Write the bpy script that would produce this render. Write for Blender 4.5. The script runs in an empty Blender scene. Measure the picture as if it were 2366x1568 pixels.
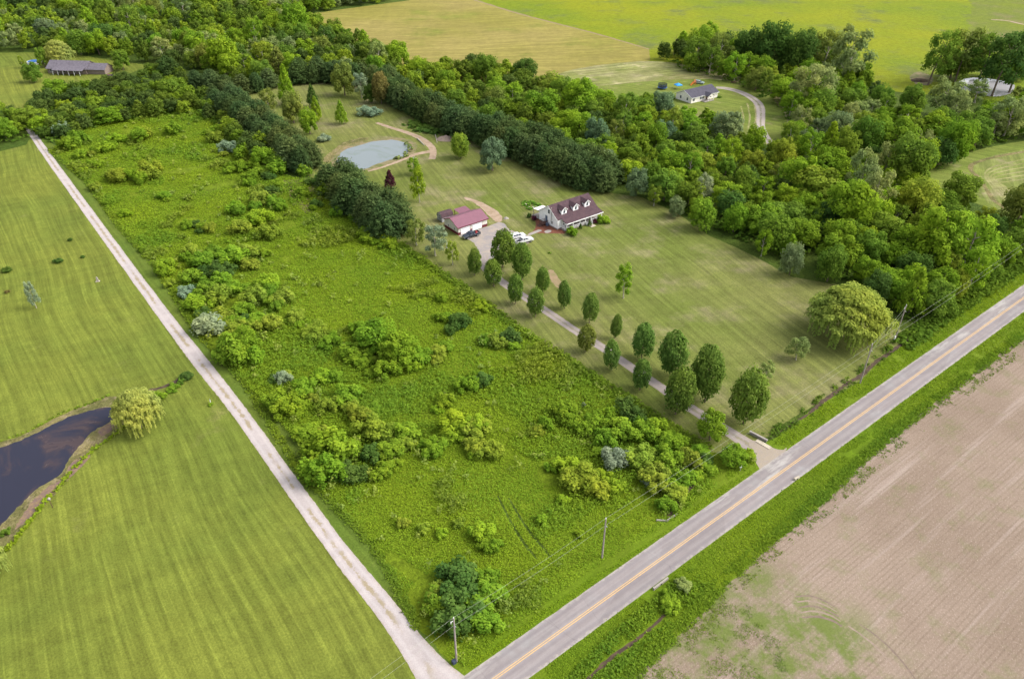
import bpy, bmesh, math, random
import numpy as np
from mathutils import Vector, noise as mnoise
random.seed(7); RNG = np.random.default_rng(7)
R = math.radians
# ------------------------------------------------------------------ camera, world, sun, exposure
SC = bpy.context.scene
F, TH, CH = 1748.0, R(34), 104.0            # focal length in px of a 2366 px wide frame, pitch, height in m
cam = bpy.data.objects.new('camera', bpy.data.cameras.new('camera'))
SC.collection.objects.link(cam); SC.camera = cam
cam.location = (0, 0, CH); cam.rotation_euler = (R(90) - TH, 0, 0)
cam.data.sensor_width = 36; cam.data.lens = 36 * F / 2366
cam.data.clip_start = 1; cam.data.clip_end = 20000
SUN_EL, SUN_AZ = 44, 88                     # azimuth from +Y towards +X
world = bpy.data.worlds.new('World'); SC.world = world; world.use_nodes = True
wn, wl = world.node_tree.nodes, world.node_tree.links
sky = wn.new('ShaderNodeTexSky'); sky.sky_type = 'NISHITA'; sky.sun_disc = False
sky.sun_elevation = R(SUN_EL); sky.sun_rotation = R(SUN_AZ); sky.dust_density = 5; sky.air_density = 1.0; sky.ozone_density = 1
hs = wn.new('ShaderNodeHueSaturation'); hs.inputs['Saturation'].default_value = 0.35; hs.inputs['Value'].default_value = 1.0
wl.new(sky.outputs[0], hs.inputs['Color']); wl.new(hs.outputs[0], wn['Background'].inputs['Color'])
wn['Background'].inputs['Strength'].default_value = 0.15
sd = bpy.data.lights.new('sun', 'SUN'); sd.energy = 0.62; sd.angle = R(26); sd.color = (1, 0.955, 0.87)
sun = bpy.data.objects.new('sun', sd); SC.collection.objects.link(sun)
az, el = R(SUN_AZ), R(SUN_EL)
sv = Vector((math.sin(az) * math.cos(el), math.cos(az) * math.cos(el), math.sin(el)))
sun.rotation_euler = sv.to_track_quat('Z', 'Y').to_euler(); sun.location = (0, 0, 200)
SC.view_settings.view_transform = 'Standard'; SC.view_settings.look = 'None'
SC.view_settings.exposure = 1.14; SC.view_settings.gamma = 1
SC.cycles.max_bounces = 5; SC.cycles.diffuse_bounces = 3; SC.cycles.transmission_bounces = 3
SC.cycles.use_denoising = True

# ------------------------------------------------------------------ ground map helpers
def G(u, v, z=0.0):
    """point of the level ground that was traced at (u,v) on the photo (2366 px wide)"""
    x = (u - 1183) / F; y = (v - 784) / F
    t = (CH - z) / (math.sin(TH) + y * math.cos(TH))
    return (x * t, (math.cos(TH) - y * math.sin(TH)) * t)
def proj(x, y, z=0.0):
    Z = y * math.cos(TH) + (CH - z) * math.sin(TH)
    return (1183 + F * x / Z, 784 + F * ((CH - z) * math.cos(TH) - y * math.sin(TH)) / Z)
def depth(x, y, z=0): return y * math.cos(TH) + (CH - z) * math.sin(TH)
def tree_h(x, y, top):
    lo, hi = 0.0, 40.0
    for _ in range(30):
        m = (lo + hi) / 2
        if proj(x, y, m)[1] > top: lo = m
        else: hi = m
    return lo
def inpoly(x, y, poly):
    c = False; j = len(poly) - 1
    for i in range(len(poly)):
        xi, yi = poly[i]; xj, yj = poly[j]
        if (yi > y) != (yj > y) and x < (xj - xi) * (y - yi) / (yj - yi) + xi: c = not c
        j = i
    return c
def inpoly_np(X, Y, poly):
    c = np.zeros(len(X), bool); j = len(poly) - 1
    for i in range(len(poly)):
        xi, yi = poly[i]; xj, yj = poly[j]
        if yi != yj:
            c ^= ((yi > Y) != (yj > Y)) & (X < (xj - xi) * (Y - yi) / (yj - yi) + xi)
        j = i
    return c
COL = SC.collection
def tag(o, label=None, cat=None, group=None, kind=None):
    if label: o['label'] = label
    if cat: o['category'] = cat
    if group: o['group'] = group
    if kind: o['kind'] = kind
    return o
def obj(name, me, parent=None):
    o = bpy.data.objects.new(name, me); COL.objects.link(o)
    if parent is not None: o.parent = parent
    return o
def empty(name, loc, rz=0):
    o = bpy.data.objects.new(name, None); COL.objects.link(o)
    o.empty_display_size = .5
    o.location = (loc[0], loc[1], loc[2] if len(loc) > 2 else 0); o.rotation_euler = (0, 0, rz)
    return o

# ------------------------------------------------------------------ node material helpers
class NM:
    def __init__(s, name, rough=0.9, spec=0.2):
        s.m = bpy.data.materials.new(name); s.m.use_nodes = True
        s.n = s.m.node_tree.nodes; s.l = s.m.node_tree.links
        s.b = s.n['Principled BSDF']; s.b.inputs['Roughness'].default_value = rough
        s.b.inputs['Specular IOR Level'].default_value = spec
        s.co = s.n.new('ShaderNodeTexCoord').outputs['Object']
    def new(s, t, **k):
        n = s.n.new(t)
        for a, v in k.items(): setattr(n, a, v)
        return n
    def plug(s, sock, v):
        if isinstance(v, bpy.types.NodeSocket): s.l.new(v, sock)
        elif isinstance(v, (tuple, list)) and len(v) == 3 and sock.type == 'RGBA': sock.default_value = (*v, 1)
        else: sock.default_value = v
    def noise(s, scale, detail=3, rough=.55, co=None, dist=0):
        n = s.new('ShaderNodeTexNoise'); s.l.new(co or s.co, n.inputs['Vector'])
        n.inputs['Scale'].default_value = scale; n.inputs['Detail'].default_value = detail
        n.inputs['Roughness'].default_value = rough; n.inputs['Distortion'].default_value = dist
        return n.outputs['Fac']
    def map(s, rot=0, scale=(1, 1, 1), loc=(0, 0, 0), co=None):
        n = s.new('ShaderNodeMapping'); s.l.new(co or s.co, n.inputs['Vector'])
        n.vector_type = 'POINT'
        n.inputs['Rotation'].default_value = (0, 0, rot); n.inputs['Scale'].default_value = scale
        n.inputs['Location'].default_value = loc
        return n.outputs[0]
    def aligned(s, ang, sx, sy):
        """coordinates whose first axis runs along direction ang (degrees)"""
        return s.map(0, (sx, sy, 1), co=s.map(-R(ang)))
    def ramp(s, fac, a, b, lo=0.0, hi=1.0, smooth=True):
        n = s.new('ShaderNodeMapRange'); n.clamp = True
        n.interpolation_type = 'SMOOTHSTEP' if smooth else 'LINEAR'
        s.l.new(fac, n.inputs[0])
        for i, v in zip((1, 2, 3, 4), (a, b, lo, hi)): n.inputs[i].default_value = v
        return n.outputs[0]
    def mix(s, fac, a, b, mode='MIX'):
        n = s.new('ShaderNodeMix', data_type='RGBA', blend_type=mode)
        s.plug(n.inputs[0], fac); s.plug(n.inputs[6], a); s.plug(n.inputs[7], b)
        return n.outputs[2]
    def math(s, op, a, b=0.0):
        n = s.new('ShaderNodeMath', operation=op); s.plug(n.inputs[0], a); s.plug(n.inputs[1], b)
        return n.outputs[0]
    def scale(s, col, fac):
        n = s.new('ShaderNodeVectorMath', operation='SCALE'); s.plug(n.inputs[0], col); s.plug(n.inputs['Scale'], fac)
        return n.outputs[0]
    def sep(s, co):
        n = s.new('ShaderNodeSeparateXYZ'); s.l.new(co, n.inputs[0]); return n.outputs
    def bump(s, h, strength, dist):
        n = s.new('ShaderNodeBump'); s.l.new(h, n.inputs['Height'])
        n.inputs['Strength'].default_value = strength; n.inputs['Distance'].default_value = dist
        s.l.new(n.outputs[0], s.b.inputs['Normal'])
    def out(s, col): s.plug(s.b.inputs['Base Color'], col); return s.m
def plain(name, col, rough=.6, spec=.3, metal=0, var=.12, vs=3.0):
    m = NM(name, rough, spec)
    f = m.ramp(m.noise(vs, 4), .3, .7, 1 - var, 1 + var)
    m.b.inputs['Metallic'].default_value = metal
    return m.out(m.scale(m.mix(0.0, col, col), f))

def grass_mat(name, c_a, c_b, c_dry, stripe=None, patch=.02, dry=(.6, .78), fine=.28, tall=False, streak=.12):
    m = NM(name, .95, .1)
    big = m.ramp(m.noise(patch, 4, .6), .35, .66)
    col = m.mix(big, c_a, c_b)
    col = m.mix(m.ramp(m.noise(patch * 3.1, 5, .65), dry[0], dry[1]), col, c_dry)
    f = None
    if stripe:
        ang, width, amp = stripe
        wv = m.new('ShaderNodeTexNoise'); m.l.new(m.co, wv.inputs['Vector']); wv.inputs['Scale'].default_value = .012; wv.inputs['Detail'].default_value = 1
        va = m.new('ShaderNodeVectorMath', operation='SCALE'); m.l.new(wv.outputs['Color'], va.inputs[0]); va.inputs['Scale'].default_value = 9
        vb = m.new('ShaderNodeVectorMath', operation='ADD'); m.l.new(m.co, vb.inputs[0]); m.l.new(va.outputs[0], vb.inputs[1]); m.co = vb.outputs[0]
        al = m.aligned(ang, .012, 1 / width)
        w = m.noise(1.0, 2, .5, co=al)
        f = m.ramp(w, .36, .64, 1 - amp, 1 + amp)
        w2 = m.noise(2.3, 2, .6, co=m.aligned(ang, .02, 1 / width))
        f = m.math('MULTIPLY', f, m.ramp(w2, .3, .7, 1 - amp * .6, 1 + amp * .6))
        w4 = m.noise(1.0, 2, .6, co=m.aligned(ang + 1.5, .03, 2.6 / width))
        f = m.math('MULTIPLY', f, m.ramp(w4, .42, .66, 1 - amp * .3, 1 + amp * .9))
        # faint second mowing direction
        w3 = m.noise(1.0, 2, .5, co=m.aligned(ang + 84, .03, .6 / width))
        f = m.math('MULTIPLY', f, m.ramp(w3, .35, .65, 1 - amp * .3, 1 + amp * .3))
    g = m.ramp(m.noise(.33, 5, .7), .25, .75, 1 - streak, 1 + streak)
    h = m.noise(3.2 if not tall else 1.6, 4, .75)
    k = m.ramp(h, .25, .75, 1 - fine, 1 + fine)
    f = m.math('MULTIPLY', m.math('MULTIPLY', g, k), f) if f else m.math('MULTIPLY', g, k)
    m.bump(h, .5 if not tall else .9, .12 if not tall else .5)
    return m.out(m.scale(col, f))

LANE_ANG, ROAD_ANG = -52.4, 38.1
M = {}
M['lawn_left'] = grass_mat('lawn_left', (.138, .158, .024), (.108, .138, .021), (.165, .168, .048), (LANE_ANG - 3, 1.15, .13), .022)
M['lawn_yard'] = grass_mat('lawn_yard', (.108, .134, .026), (.146, .155, .044), (.190, .172, .085), (-68, 1.3, .11), .018, (.48, .72))
M['verge'] = grass_mat('verge', (.078, .120, .016), (.095, .128, .018), (.15, .16, .04), (LANE_ANG, .8, .07), .05, (.66, .8))
M['roadside'] = grass_mat('roadside', (.088, .145, .006), (.108, .155, .010), (.15, .17, .03), (ROAD_ANG, .7, .06), .06, (.64, .8))
M['meadow'] = grass_mat('meadow', (.130, .178, .009), (.108, .160, .009), (.100, .110, .020), None, .03, (.62, .8), .3, True, .25)
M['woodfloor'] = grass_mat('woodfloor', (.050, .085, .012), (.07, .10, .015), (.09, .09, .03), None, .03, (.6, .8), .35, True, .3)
M['crop'] = grass_mat('crop', (.205, .185, .040), (.235, .195, .060), (.150, .165, .028), (LANE_ANG + 62, 3.0, .10), .008, (.52, .72), .12)
M['bright_field'] = grass_mat('bright_field', (.145, .195, .012), (.205, .225, .010), (.120, .140, .045), None, .010, (.5, .72), .2, True, .18)
M['dull'] = grass_mat('dull_pasture', (.125, .150, .035), (.150, .185, .018), (.170, .165, .06), None, .015, (.5, .7), .18, True, .18)
M['hay'] = grass_mat('hay', (.235, .220, .100), (.155, .175, .045), (.29, .26, .14), (20, 2.6, .16), .03, (.5, .7))
M['ranch_lawn'] = grass_mat('ranch_lawn', (.115, .155, .025), (.145, .170, .035), (.20, .19, .08), (-35, 2.2, .12), .03, (.55, .75))
M['clearing'] = grass_mat('clearing', (.165, .185, .055), (.13, .165, .03), (.22, .20, .10), (70, 2.2, .13), .03, (.5, .7))
M['bank'] = grass_mat('bank', (.21, .175, .075), (.12, .12, .04), (.26, .21, .12), None, .12, (.5, .7), .3, True, .25)

# asphalt road
def road_mat():
    m = NM('asphalt', .85, .25)
    al = m.aligned(ROAD_ANG, 1, 1)
    n = m.noise(1.0, 3, .6, co=m.aligned(ROAD_ANG, .05, .9))
    col = m.mix(m.ramp(n, .35, .65), (.215, .186, .182), (.250, .224, .220))
    col = m.mix(m.ramp(m.noise(.09, 4, .6), .5, .72), col, (.275, .265, .262))
    f = m.ramp(m.noise(9, 3, .8), .2, .8, .90, 1.10)
    c0 = G(1141, 1568); off = -c0[0] * math.sin(R(ROAD_ANG)) + c0[1] * math.cos(R(ROAD_ANG))
    xx, yy, _ = m.sep(m.map(-R(ROAD_ANG))); dd = m.math('SUBTRACT', yy, off); ad = m.math('ABSOLUTE', dd)
    tr = m.math('MULTIPLY', m.ramp(m.math('ABSOLUTE', m.math('SUBTRACT', m.math('ABSOLUTE', m.math('SUBTRACT', ad, 1.55)), .75)), .05, .5, 1, 0), .5)
    col = m.mix(tr, col, (.185, .165, .170))
    we = m.math('MULTIPLY', m.ramp(m.math('ADD', ad, m.ramp(m.noise(.9, 4, .7), .3, .7, -.35, .35)), 2.65, 3.1), .75)
    col = m.mix(we, col, (.33, .30, .265))
    sp_ = m.math('MULTIPLY', m.math('MULTIPLY', m.ramp(m.noise(.8, 4, .7, co=m.aligned(ROAD_ANG, .12, .7)), .48, .66), m.ramp(dd, -.2, .6)), .8)
    sp_ = m.math('MULTIPLY', sp_, m.ramp(m.noise(.03, 2), .42, .58))
    col = m.mix(sp_, col, (.36, .34, .315))
    v0 = m.new('ShaderNodeTexVoronoi', feature='F1'); m.l.new(m.map(0, (.05, .16, 1), co=m.map(-R(ROAD_ANG))), v0.inputs['Vector']); v0.inputs['Scale'].default_value = 1
    hv = m.new('ShaderNodeSeparateColor'); m.l.new(v0.outputs['Color'], hv.inputs[0])
    f = m.math('MULTIPLY', f, m.ramp(hv.outputs[0], .1, .9, .95, 1.05))
    # transverse cracks
    v = m.new('ShaderNodeTexVoronoi', feature='DISTANCE_TO_EDGE'); m.l.new(m.map(0, (.085, .02, 1), co=m.map(-R(ROAD_ANG))), v.inputs['Vector']); v.inputs['Scale'].default_value = 1
    f = m.math('MULTIPLY', f, m.ramp(v.outputs['Distance'], .0, .004, .82, 1.0))
    f2 = m.ramp(m.noise(.6, 5, .7), .3, .7, .95, 1.05)
    m.bump(m.noise(14, 2, .8), .2, .02)
    return m.out(m.scale(col, m.math('MULTIPLY', f, f2)))
M['asphalt'] = road_mat()
m = NM('road_paint', .7, .3)
M['paint'] = m.out(m.mix(m.ramp(m.noise(3, 5, .7), .42, .72), (.60, .37, .13), (.40, .29, .17)))
def gravel_mat(name, a, b, worn, center, cstr=(.44, .50)):
    """UV v runs across the lane; the strip between the wheel tracks carries grass and mud"""
    m = NM(name, .95, .15)
    uv = m.new('ShaderNodeTexCoord').outputs['UV']; x, y, _ = m.sep(uv)
    col = m.mix(m.ramp(m.noise(.35, 5, .65), .35, .65), a, b)
    d = m.math('ABSOLUTE', m.math('SUBTRACT', y, .5))
    wob = m.ramp(m.noise(.55, 4, .7), .3, .7, -.10, .10)
    d2 = m.math('ADD', d, wob)
    along = m.ramp(m.noise(.045, 3, .6), cstr[0], cstr[1])
    cen = m.math('MULTIPLY', m.ramp(d2, .02, .13, 1, 0), along)
    col = m.mix(m.math('MULTIPLY', cen, .75), col, center)
    tr = m.math('ABSOLUTE', m.math('SUBTRACT', d, .26))
    col = m.mix(m.math('MULTIPLY', m.ramp(tr, .02, .12, 1, 0), .35), col, worn)
    ed = m.ramp(m.math('ADD', d, m.ramp(m.noise(1.6, 4, .7), .3, .7, -.06, .06)), .42, .50)
    col = m.mix(m.math('MULTIPLY', ed, .55), col, (.30, .25, .17))
    f = m.ramp(m.noise(5, 4, .8), .2, .8, .84, 1.16)
    m.bump(m.noise(6, 4, .8), .4, .05)
    return m.out(m.scale(col, f))
M['lane'] = gravel_mat('lane_gravel', (.41, .36, .345), (.35, .31, .30), (.46, .42, .41), (.25, .20, .10))
M['drive'] = gravel_mat('drive_gravel', (.30, .255, .225), (.26, .225, .215), (.345, .30, .28), (.21, .19, .11), (.40, .5))
M['ranch_drive'] = gravel_mat('ranch_gravel', (.36, .31, .28), (.32, .28, .25), (.40, .35, .32), (.16, .16, .06), (.3, .5))
def patch_mat(name, a, b, s=.5, var=.15):
    m = NM(name, .95, .15)
    col = m.mix(m.ramp(m.noise(s, 5, .7), .35, .65), a, b)
    m.bump(m.noise(5, 4, .8), .4, .06)
    return m.out(m.scale(col, m.ramp(m.noise(4.5, 4, .8), .2, .8, 1 - var, 1 + var)))
M['court'] = patch_mat('court_gravel', (.33, .28, .23), (.235, .215, .215), .22, .22)
M['dirt'] = patch_mat('dirt', (.36, .27, .20), (.27, .20, .13))
M['bare'] = patch_mat('bare_soil', (.27, .19, .12), (.20, .17, .08))
M['bankmid'] = patch_mat('pond_bank_soil', (.24, .18, .11), (.11, .13, .04), .22)
M['rut_light'] = patch_mat('rut_straw', (.275, .215, .17), (.22, .17, .13), 1.5)
M['rut_dark'] = patch_mat('rut_soil', (.16, .12, .095), (.20, .15, .12), 1.5)
M['mulch'] = patch_mat('mulch', (.20, .075, .045), (.14, .06, .04))
M['spoil'] = patch_mat('spoil', (.30, .23, .18), (.22, .17, .14))
def soil_mat():
    m = NM('field_soil', .95, .1)
    al = m.aligned(ROAD_ANG - 1.2, .03, 1)
    x, y, _ = m.sep(m.map(-R(ROAD_ANG - 1.2)))
    col = m.mix(m.ramp(m.noise(.045, 5, .6), .35, .65), (.250, .192, .148), (.205, .154, .115))
    col = m.mix(m.ramp(m.noise(1.0, 3, .6, co=m.aligned(ROAD_ANG - 1.2, .02, .35)), .52, .75), col, (.30, .24, .20))
    # crop rows about 0.76 m apart
    wv = m.math('SINE', m.math('ADD', m.math('MULTIPLY', y, 2 * math.pi / .78), m.ramp(m.noise(.03, 1), .3, .7, -1.2, 1.2)))
    row = m.ramp(wv, .1, .95)
    row = m.math('MULTIPLY', row, m.ramp(m.noise(.5, 3, .7, co=m.aligned(ROAD_ANG - 1.2, .15, 1.2)), .34, .6))
    col = m.mix(m.math('MULTIPLY', row, .45), col, (.150, .110, .080))
    # straw residue flecks
    fl = m.ramp(m.noise(4.5, 5, .85, co=m.aligned(ROAD_ANG + 20, .5, 1)), .52, .68)
    col = m.mix(m.math('MULTIPLY', fl, .7), col, (.41, .335, .275))
    # weedy headland
    g = m.math('MULTIPLY', m.ramp(m.noise(.13, 5, .7), .40, .60), m.ramp(m.math('ADD', x, m.ramp(m.noise(.05, 3), .3, .7, -7, 7)), 76, 90, 1, 0))
    g = m.math('MAXIMUM', g, m.math('MULTIPLY', m.ramp(m.noise(.16, 5, .7), .5, .7), .35))
    col = m.mix(m.math('MULTIPLY', g, .85), col, (.098, .142, .020))
    f = m.ramp(m.noise(2.4, 6, .8), .25, .75, .82, 1.16)
    m.bump(m.noise(3, 5, .8), .6, .1)
    return m.out(m.scale(col, f))
M['soil'] = soil_mat()
def water_mat(name, deep, weed, thr, rough=.06, spec=.5):
    m = NM(name, rough, spec)
    n = m.noise(.07, 5, .65, dist=1.2)
    col = m.mix(m.math('MULTIPLY', m.ramp(n, thr[0], thr[1]), .8), deep, weed)
    m.bump(m.noise(2.5, 3, .6), .08, .03)
    m.plug(m.b.inputs['Roughness'], m.ramp(n, thr[0], thr[1], rough, rough + .25))
    return m.out(col)
M['water_dark'] = water_mat('dark_pond_water', (.024, .025, .042), (.066, .044, .042), (.52, .66), .06, .18)
M['water_pale'] = water_mat('pale_pond_water', (.155, .185, .185), (.115, .150, .115), (.52, .72), .03, .9)
M['water_far'] = water_mat('far_pond_water', (.40, .39, .41), (.30, .31, .30), (.56, .72))  # near-white base colour has the reflection of the sky painted in
M['weed_mat'] = patch_mat('pond_weed', (.22, .155, .085), (.15, .10, .09), .9, .3)
M['ditch'] = patch_mat('ditch_mud', (.055, .04, .03), (.10, .07, .045), .8)
M['concrete'] = plain('concrete', (.30, .27, .24), .9)
M['concrete_pale'] = plain('pale_concrete', (.42, .37, .29), .9)
# foliage: object colour x leaf tint
def leaf_mat():
    m = bpy.data.materials.new('foliage'); m.use_nodes = True
    n, l = m.node_tree.nodes, m.node_tree.links
    n.remove(n['Principled BSDF'])
    oi = n.new('ShaderNodeObjectInfo'); at = n.new('ShaderNodeAttribute'); at.attribute_name = 'tint'
    hsv = n.new('ShaderNodeHueSaturation')
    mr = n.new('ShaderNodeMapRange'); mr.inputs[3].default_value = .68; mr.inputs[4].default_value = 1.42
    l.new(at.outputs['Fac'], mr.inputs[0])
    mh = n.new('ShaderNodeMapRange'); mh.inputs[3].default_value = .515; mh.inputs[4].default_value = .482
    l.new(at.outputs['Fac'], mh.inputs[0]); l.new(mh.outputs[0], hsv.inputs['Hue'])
    geo = n.new('ShaderNodeNewGeometry'); nz_ = n.new('ShaderNodeTexNoise'); l.new(geo.outputs['Position'], nz_.inputs['Vector']); nz_.inputs['Scale'].default_value = .055; nz_.inputs['Detail'].default_value = 4
    rp = n.new('ShaderNodeMapRange'); rp.inputs[1].default_value = .35; rp.inputs[2].default_value = .65; l.new(nz_.outputs['Fac'], rp.inputs[0])
    mc = n.new('ShaderNodeMix'); mc.data_type = 'RGBA'; mc.inputs[6].default_value = (.88, .95, 1.12, 1); mc.inputs[7].default_value = (1.14, 1.06, .95, 1); l.new(rp.outputs[0], mc.inputs[0])
    mm = n.new('ShaderNodeMix'); mm.data_type = 'RGBA'; mm.blend_type = 'MULTIPLY'; mm.inputs[0].default_value = 1; l.new(oi.outputs['Color'], mm.inputs[6]); l.new(mc.outputs[2], mm.inputs[7])
    l.new(mr.outputs[0], hsv.inputs['Value']); l.new(mm.outputs[2], hsv.inputs['Color'])
    d = n.new('ShaderNodeBsdfDiffuse'); t = n.new('ShaderNodeBsdfTranslucent'); mx = n.new('ShaderNodeMixShader')
    mx.inputs[0].default_value = .40
    l.new(hsv.outputs[0], d.inputs[0]); l.new(hsv.outputs[0], t.inputs[0])
    l.new(d.outputs[0], mx.inputs[1]); l.new(t.outputs[0], mx.inputs[2])
    l.new(mx.outputs[0], n['Material Output'].inputs[0])
    return m
M['leaf'] = leaf_mat()
M['bark'] = plain('bark', (.16, .12, .09), .95)
M['bark_pale'] = plain('pale_bark', (.36, .32, .26), .95)

# ------------------------------------------------------------------ sheets and ribbons on the ground
def jag(pts, step, amp, seed, closed=True):
    out = []; n = len(pts)
    for i in range(n if closed else n - 1):
        a = Vector(pts[i]).to_2d(); b = Vector(pts[(i + 1) % n]).to_2d(); L = (b - a).length
        k = max(1, int(L / step)); nr = Vector((-(b - a).y, (b - a).x)) / max(L, 1e-6)
        for j in range(k):
            p = a + (b - a) * (j / k)
            q = mnoise.noise(Vector((p.x * .8 / step, p.y * .8 / step, seed))) + .6 * mnoise.noise(Vector((p.x * .15 / step, p.y * .15 / step, seed + 9)))
            out.append(tuple(p + nr * q * amp))
    if not closed: out.append(tuple(pts[-1][:2]))
    return out
def smooth_poly(pts, it=2, closed=True):
    for _ in range(it):
        n = len(pts); q = []
        if not closed: q.append(pts[0])
        for i in range(n if closed else n - 1):
            a, b = pts[i], pts[(i + 1) % n]
            q.append((a[0] * .75 + b[0] * .25, a[1] * .75 + b[1] * .25)); q.append((a[0] * .25 + b[0] * .75, a[1] * .25 + b[1] * .75))
        if not closed: q.append(pts[-1])
        pts = q
    return pts
def sheet(name, D, z, mat, step=.7, amp=.25, sm=0, kind='structure', label=None, seed=1, world_pts=False):
    pts = D if world_pts else [G(*p) for p in D]
    if sm: pts = smooth_poly(pts, sm)
    if amp: pts = jag(pts, step, amp, seed)
    me = bpy.data.meshes.new(name); me.from_pydata([(x, y, z) for x, y in pts], [], [list(range(len(pts)))]); me.update()
    if me.polygons[0].normal.z < 0: me.flip_normals()
    me.materials.append(mat); o = obj(name, me); tag(o, kind=kind)
    if label: o['label'] = label
    return o
def resample(pts, step):
    out = [pts[0]]
    for a, b in zip(pts, pts[1:]):
        L = math.hypot(b[0] - a[0], b[1] - a[1]); k = max(1, int(L / step))
        for j in range(1, k + 1): out.append((a[0] + (b[0] - a[0]) * j / k, a[1] + (b[1] - a[1]) * j / k))
    return out
def ribbon(name, center, widths, z, mat, step=.5, amp=.12, seed=1, uv=True, sm=2):
    """center in world metres, widths per input point"""
    P3 = [(c[0], c[1]) for c in center]; W = list(widths)
    for _ in range(sm):
        q = [P3[0]]; w = [W[0]]
        for i in range(len(P3) - 1):
            for f in (.25, .75):
                q.append((P3[i][0] * (1 - f) + P3[i + 1][0] * f, P3[i][1] * (1 - f) + P3[i + 1][1] * f)); w.append(W[i] * (1 - f) + W[i + 1] * f)
        q.append(P3[-1]); w.append(W[-1]); P3, W = q, w
    pts, ws = [P3[0]], [W[0]]
    for i in range(len(P3) - 1):
        a, b = P3[i], P3[i + 1]; L = math.hypot(b[0] - a[0], b[1] - a[1]); k = max(1, int(L / step))
        for j in range(1, k + 1):
            f = j / k; pts.append((a[0] + (b[0] - a[0]) * f, a[1] + (b[1] - a[1]) * f)); ws.append(W[i] + (W[i + 1] - W[i]) * f)
    V = []; UV = []; s = 0; n = len(pts)
    for i, p in enumerate(pts):
        a = pts[max(0, i - 1)]; b = pts[min(n - 1, i + 1)]; t = Vector((b[0] - a[0], b[1] - a[1])).normalized(); nr = Vector((-t.y, t.x))
        for k, sg in enumerate((-1, 1)):
            q = mnoise.noise(Vector((s * .9, sg * 7, seed))) + mnoise.noise(Vector((s * .12, sg * 5, seed + 3)))
            e = ws[i] / 2 + q * amp
            V.append((p[0] + nr.x * sg * e, p[1] + nr.y * sg * e, z)); UV.append((s, k))
        if i < n - 1: s += math.hypot(pts[i + 1][0] - p[0], pts[i + 1][1] - p[1])
    Fc = [(2 * i, 2 * i + 2, 2 * i + 3, 2 * i + 1) for i in range(n - 1)]
    me = bpy.data.meshes.new(name); me.from_pydata(V, [], Fc); me.update()
    if me.polygons[0].normal.z < 0: me.flip_normals()
    ul = me.uv_layers.new(name='UVMap')
    for lp in me.loops: ul.data[lp.index].uv = UV[lp.vertex_index]
    me.materials.append(mat); o = obj(name, me); tag(o, kind='structure'); return o

# ground: one sheet to the horizon
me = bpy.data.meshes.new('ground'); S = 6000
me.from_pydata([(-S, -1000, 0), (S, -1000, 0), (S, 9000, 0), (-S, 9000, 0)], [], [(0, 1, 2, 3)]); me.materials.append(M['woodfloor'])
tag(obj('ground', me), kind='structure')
# --- fields (each about 4-10 mm above the one below; farther ones a little more)
def ext(u, v): return G(u, v)
lawn_left = [(-700, 1568 + 300), (1010, 1700), (1000, 1560), (900, 1395), (788, 1279), (621, 1046), (460, 834), (370, 716), (225, 520), (72, 315), (60, 335), (0, 350), (-500, 350), (-900, 600)]
sheet('lawn', lawn_left, .012, M['lawn_left'], 1.5, .2)
lane_r = [(50, 290), (68, 312), (222, 522), (366, 718), (455, 836), (615, 1046), (780, 1270), (890, 1400), (965, 1490), (1030, 1560), (1080, 1640), (1120, 1560), (1070, 1510), (990, 1440), (909, 1290), (852, 1215), (808, 1170), (712, 1015), (587, 876), (470, 750), (383, 610), (297, 518), (220, 410), (125, 335)]
sheet('grass_verge', lane_r, .016, M['verge'], 1.0, .25, kind='structure')
meadow = [(120, 345), (150, 320), (300, 250), (450, 245), (560, 330), (640, 400), (720, 420), (800, 450), (880, 540), (922, 563), (1056, 653), (1206, 763), (1322, 836), (1456, 923), (1556, 990), (1640, 1042), (1690, 1050), (1742, 1045), (1752, 1062), (1735, 1080), (1640, 1130), (1560, 1200), (1390, 1300), (1260, 1392), (1120, 1500), (1080, 1540), (1050, 1535), (966, 1450), (889, 1298), (832, 1224), (788, 1182), (700, 1098), (693, 1026), (567, 885), (450, 758), (363, 618), (277, 525), (200, 420)]
sheet('meadow', meadow, .020, M['meadow'], 1.0, .5)
yard = [(560, 200), (650, 180), (780, 180), (900, 200), (1000, 260), (1090, 310), (1200, 350), (1300, 400), (1400, 445), (1480, 455), (1560, 490), (1640, 545), (1740, 590), (1830, 640), (1950, 660), (2090, 770), (2090, 800), (1985, 890), (1900, 925), (1800, 985), (1760, 1025), (1745, 1055), (1690, 1052), (1640, 1044), (1556, 992), (1456, 925), (1322, 838), (1206, 765), (1056, 655), (922, 565), (860, 520), (760, 430), (700, 400), (640, 330), (580, 260)]
sheet('yard_lawn', yard, .024, M['lawn_yard'], 1.0, .25)
# road verges
def road_pt(s, d):
    """s along, d to the left (towards the houses) of the centre line"""
    c = G(1141, 1568); a = R(ROAD_ANG)
    return (c[0] + s * math.cos(a) - d * math.sin(a), c[1] + s * math.sin(a) + d * math.cos(a))
def road_px(u, v):
    p = G(u, v); c = G(1141, 1568); a = R(ROAD_ANG); dx, dy = p[0] - c[0], p[1] - c[1]
    return (dx * math.cos(a) + dy * math.sin(a), -dx * math.sin(a) + dy * math.cos(a))
rs = [road_px(u, v) for u, v in [(1060, 1600), (1075, 1540), (1240, 1420), (1390, 1320), (1550, 1222), (1640, 1140), (1740, 1085), (1752, 1062), (1800, 1010), (1870, 955), (1985, 885), (2080, 800), (2200, 725), (2366, 600)]]
rside = [road_pt(q[0], q[1] + (2.6 if 3 < i < 0 or i < 8 else .4)) for i, q in enumerate(rs)] + [road_pt(420, 14), road_pt(420, -3), road_pt(-60, -3), road_pt(-60, 8)]
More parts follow.
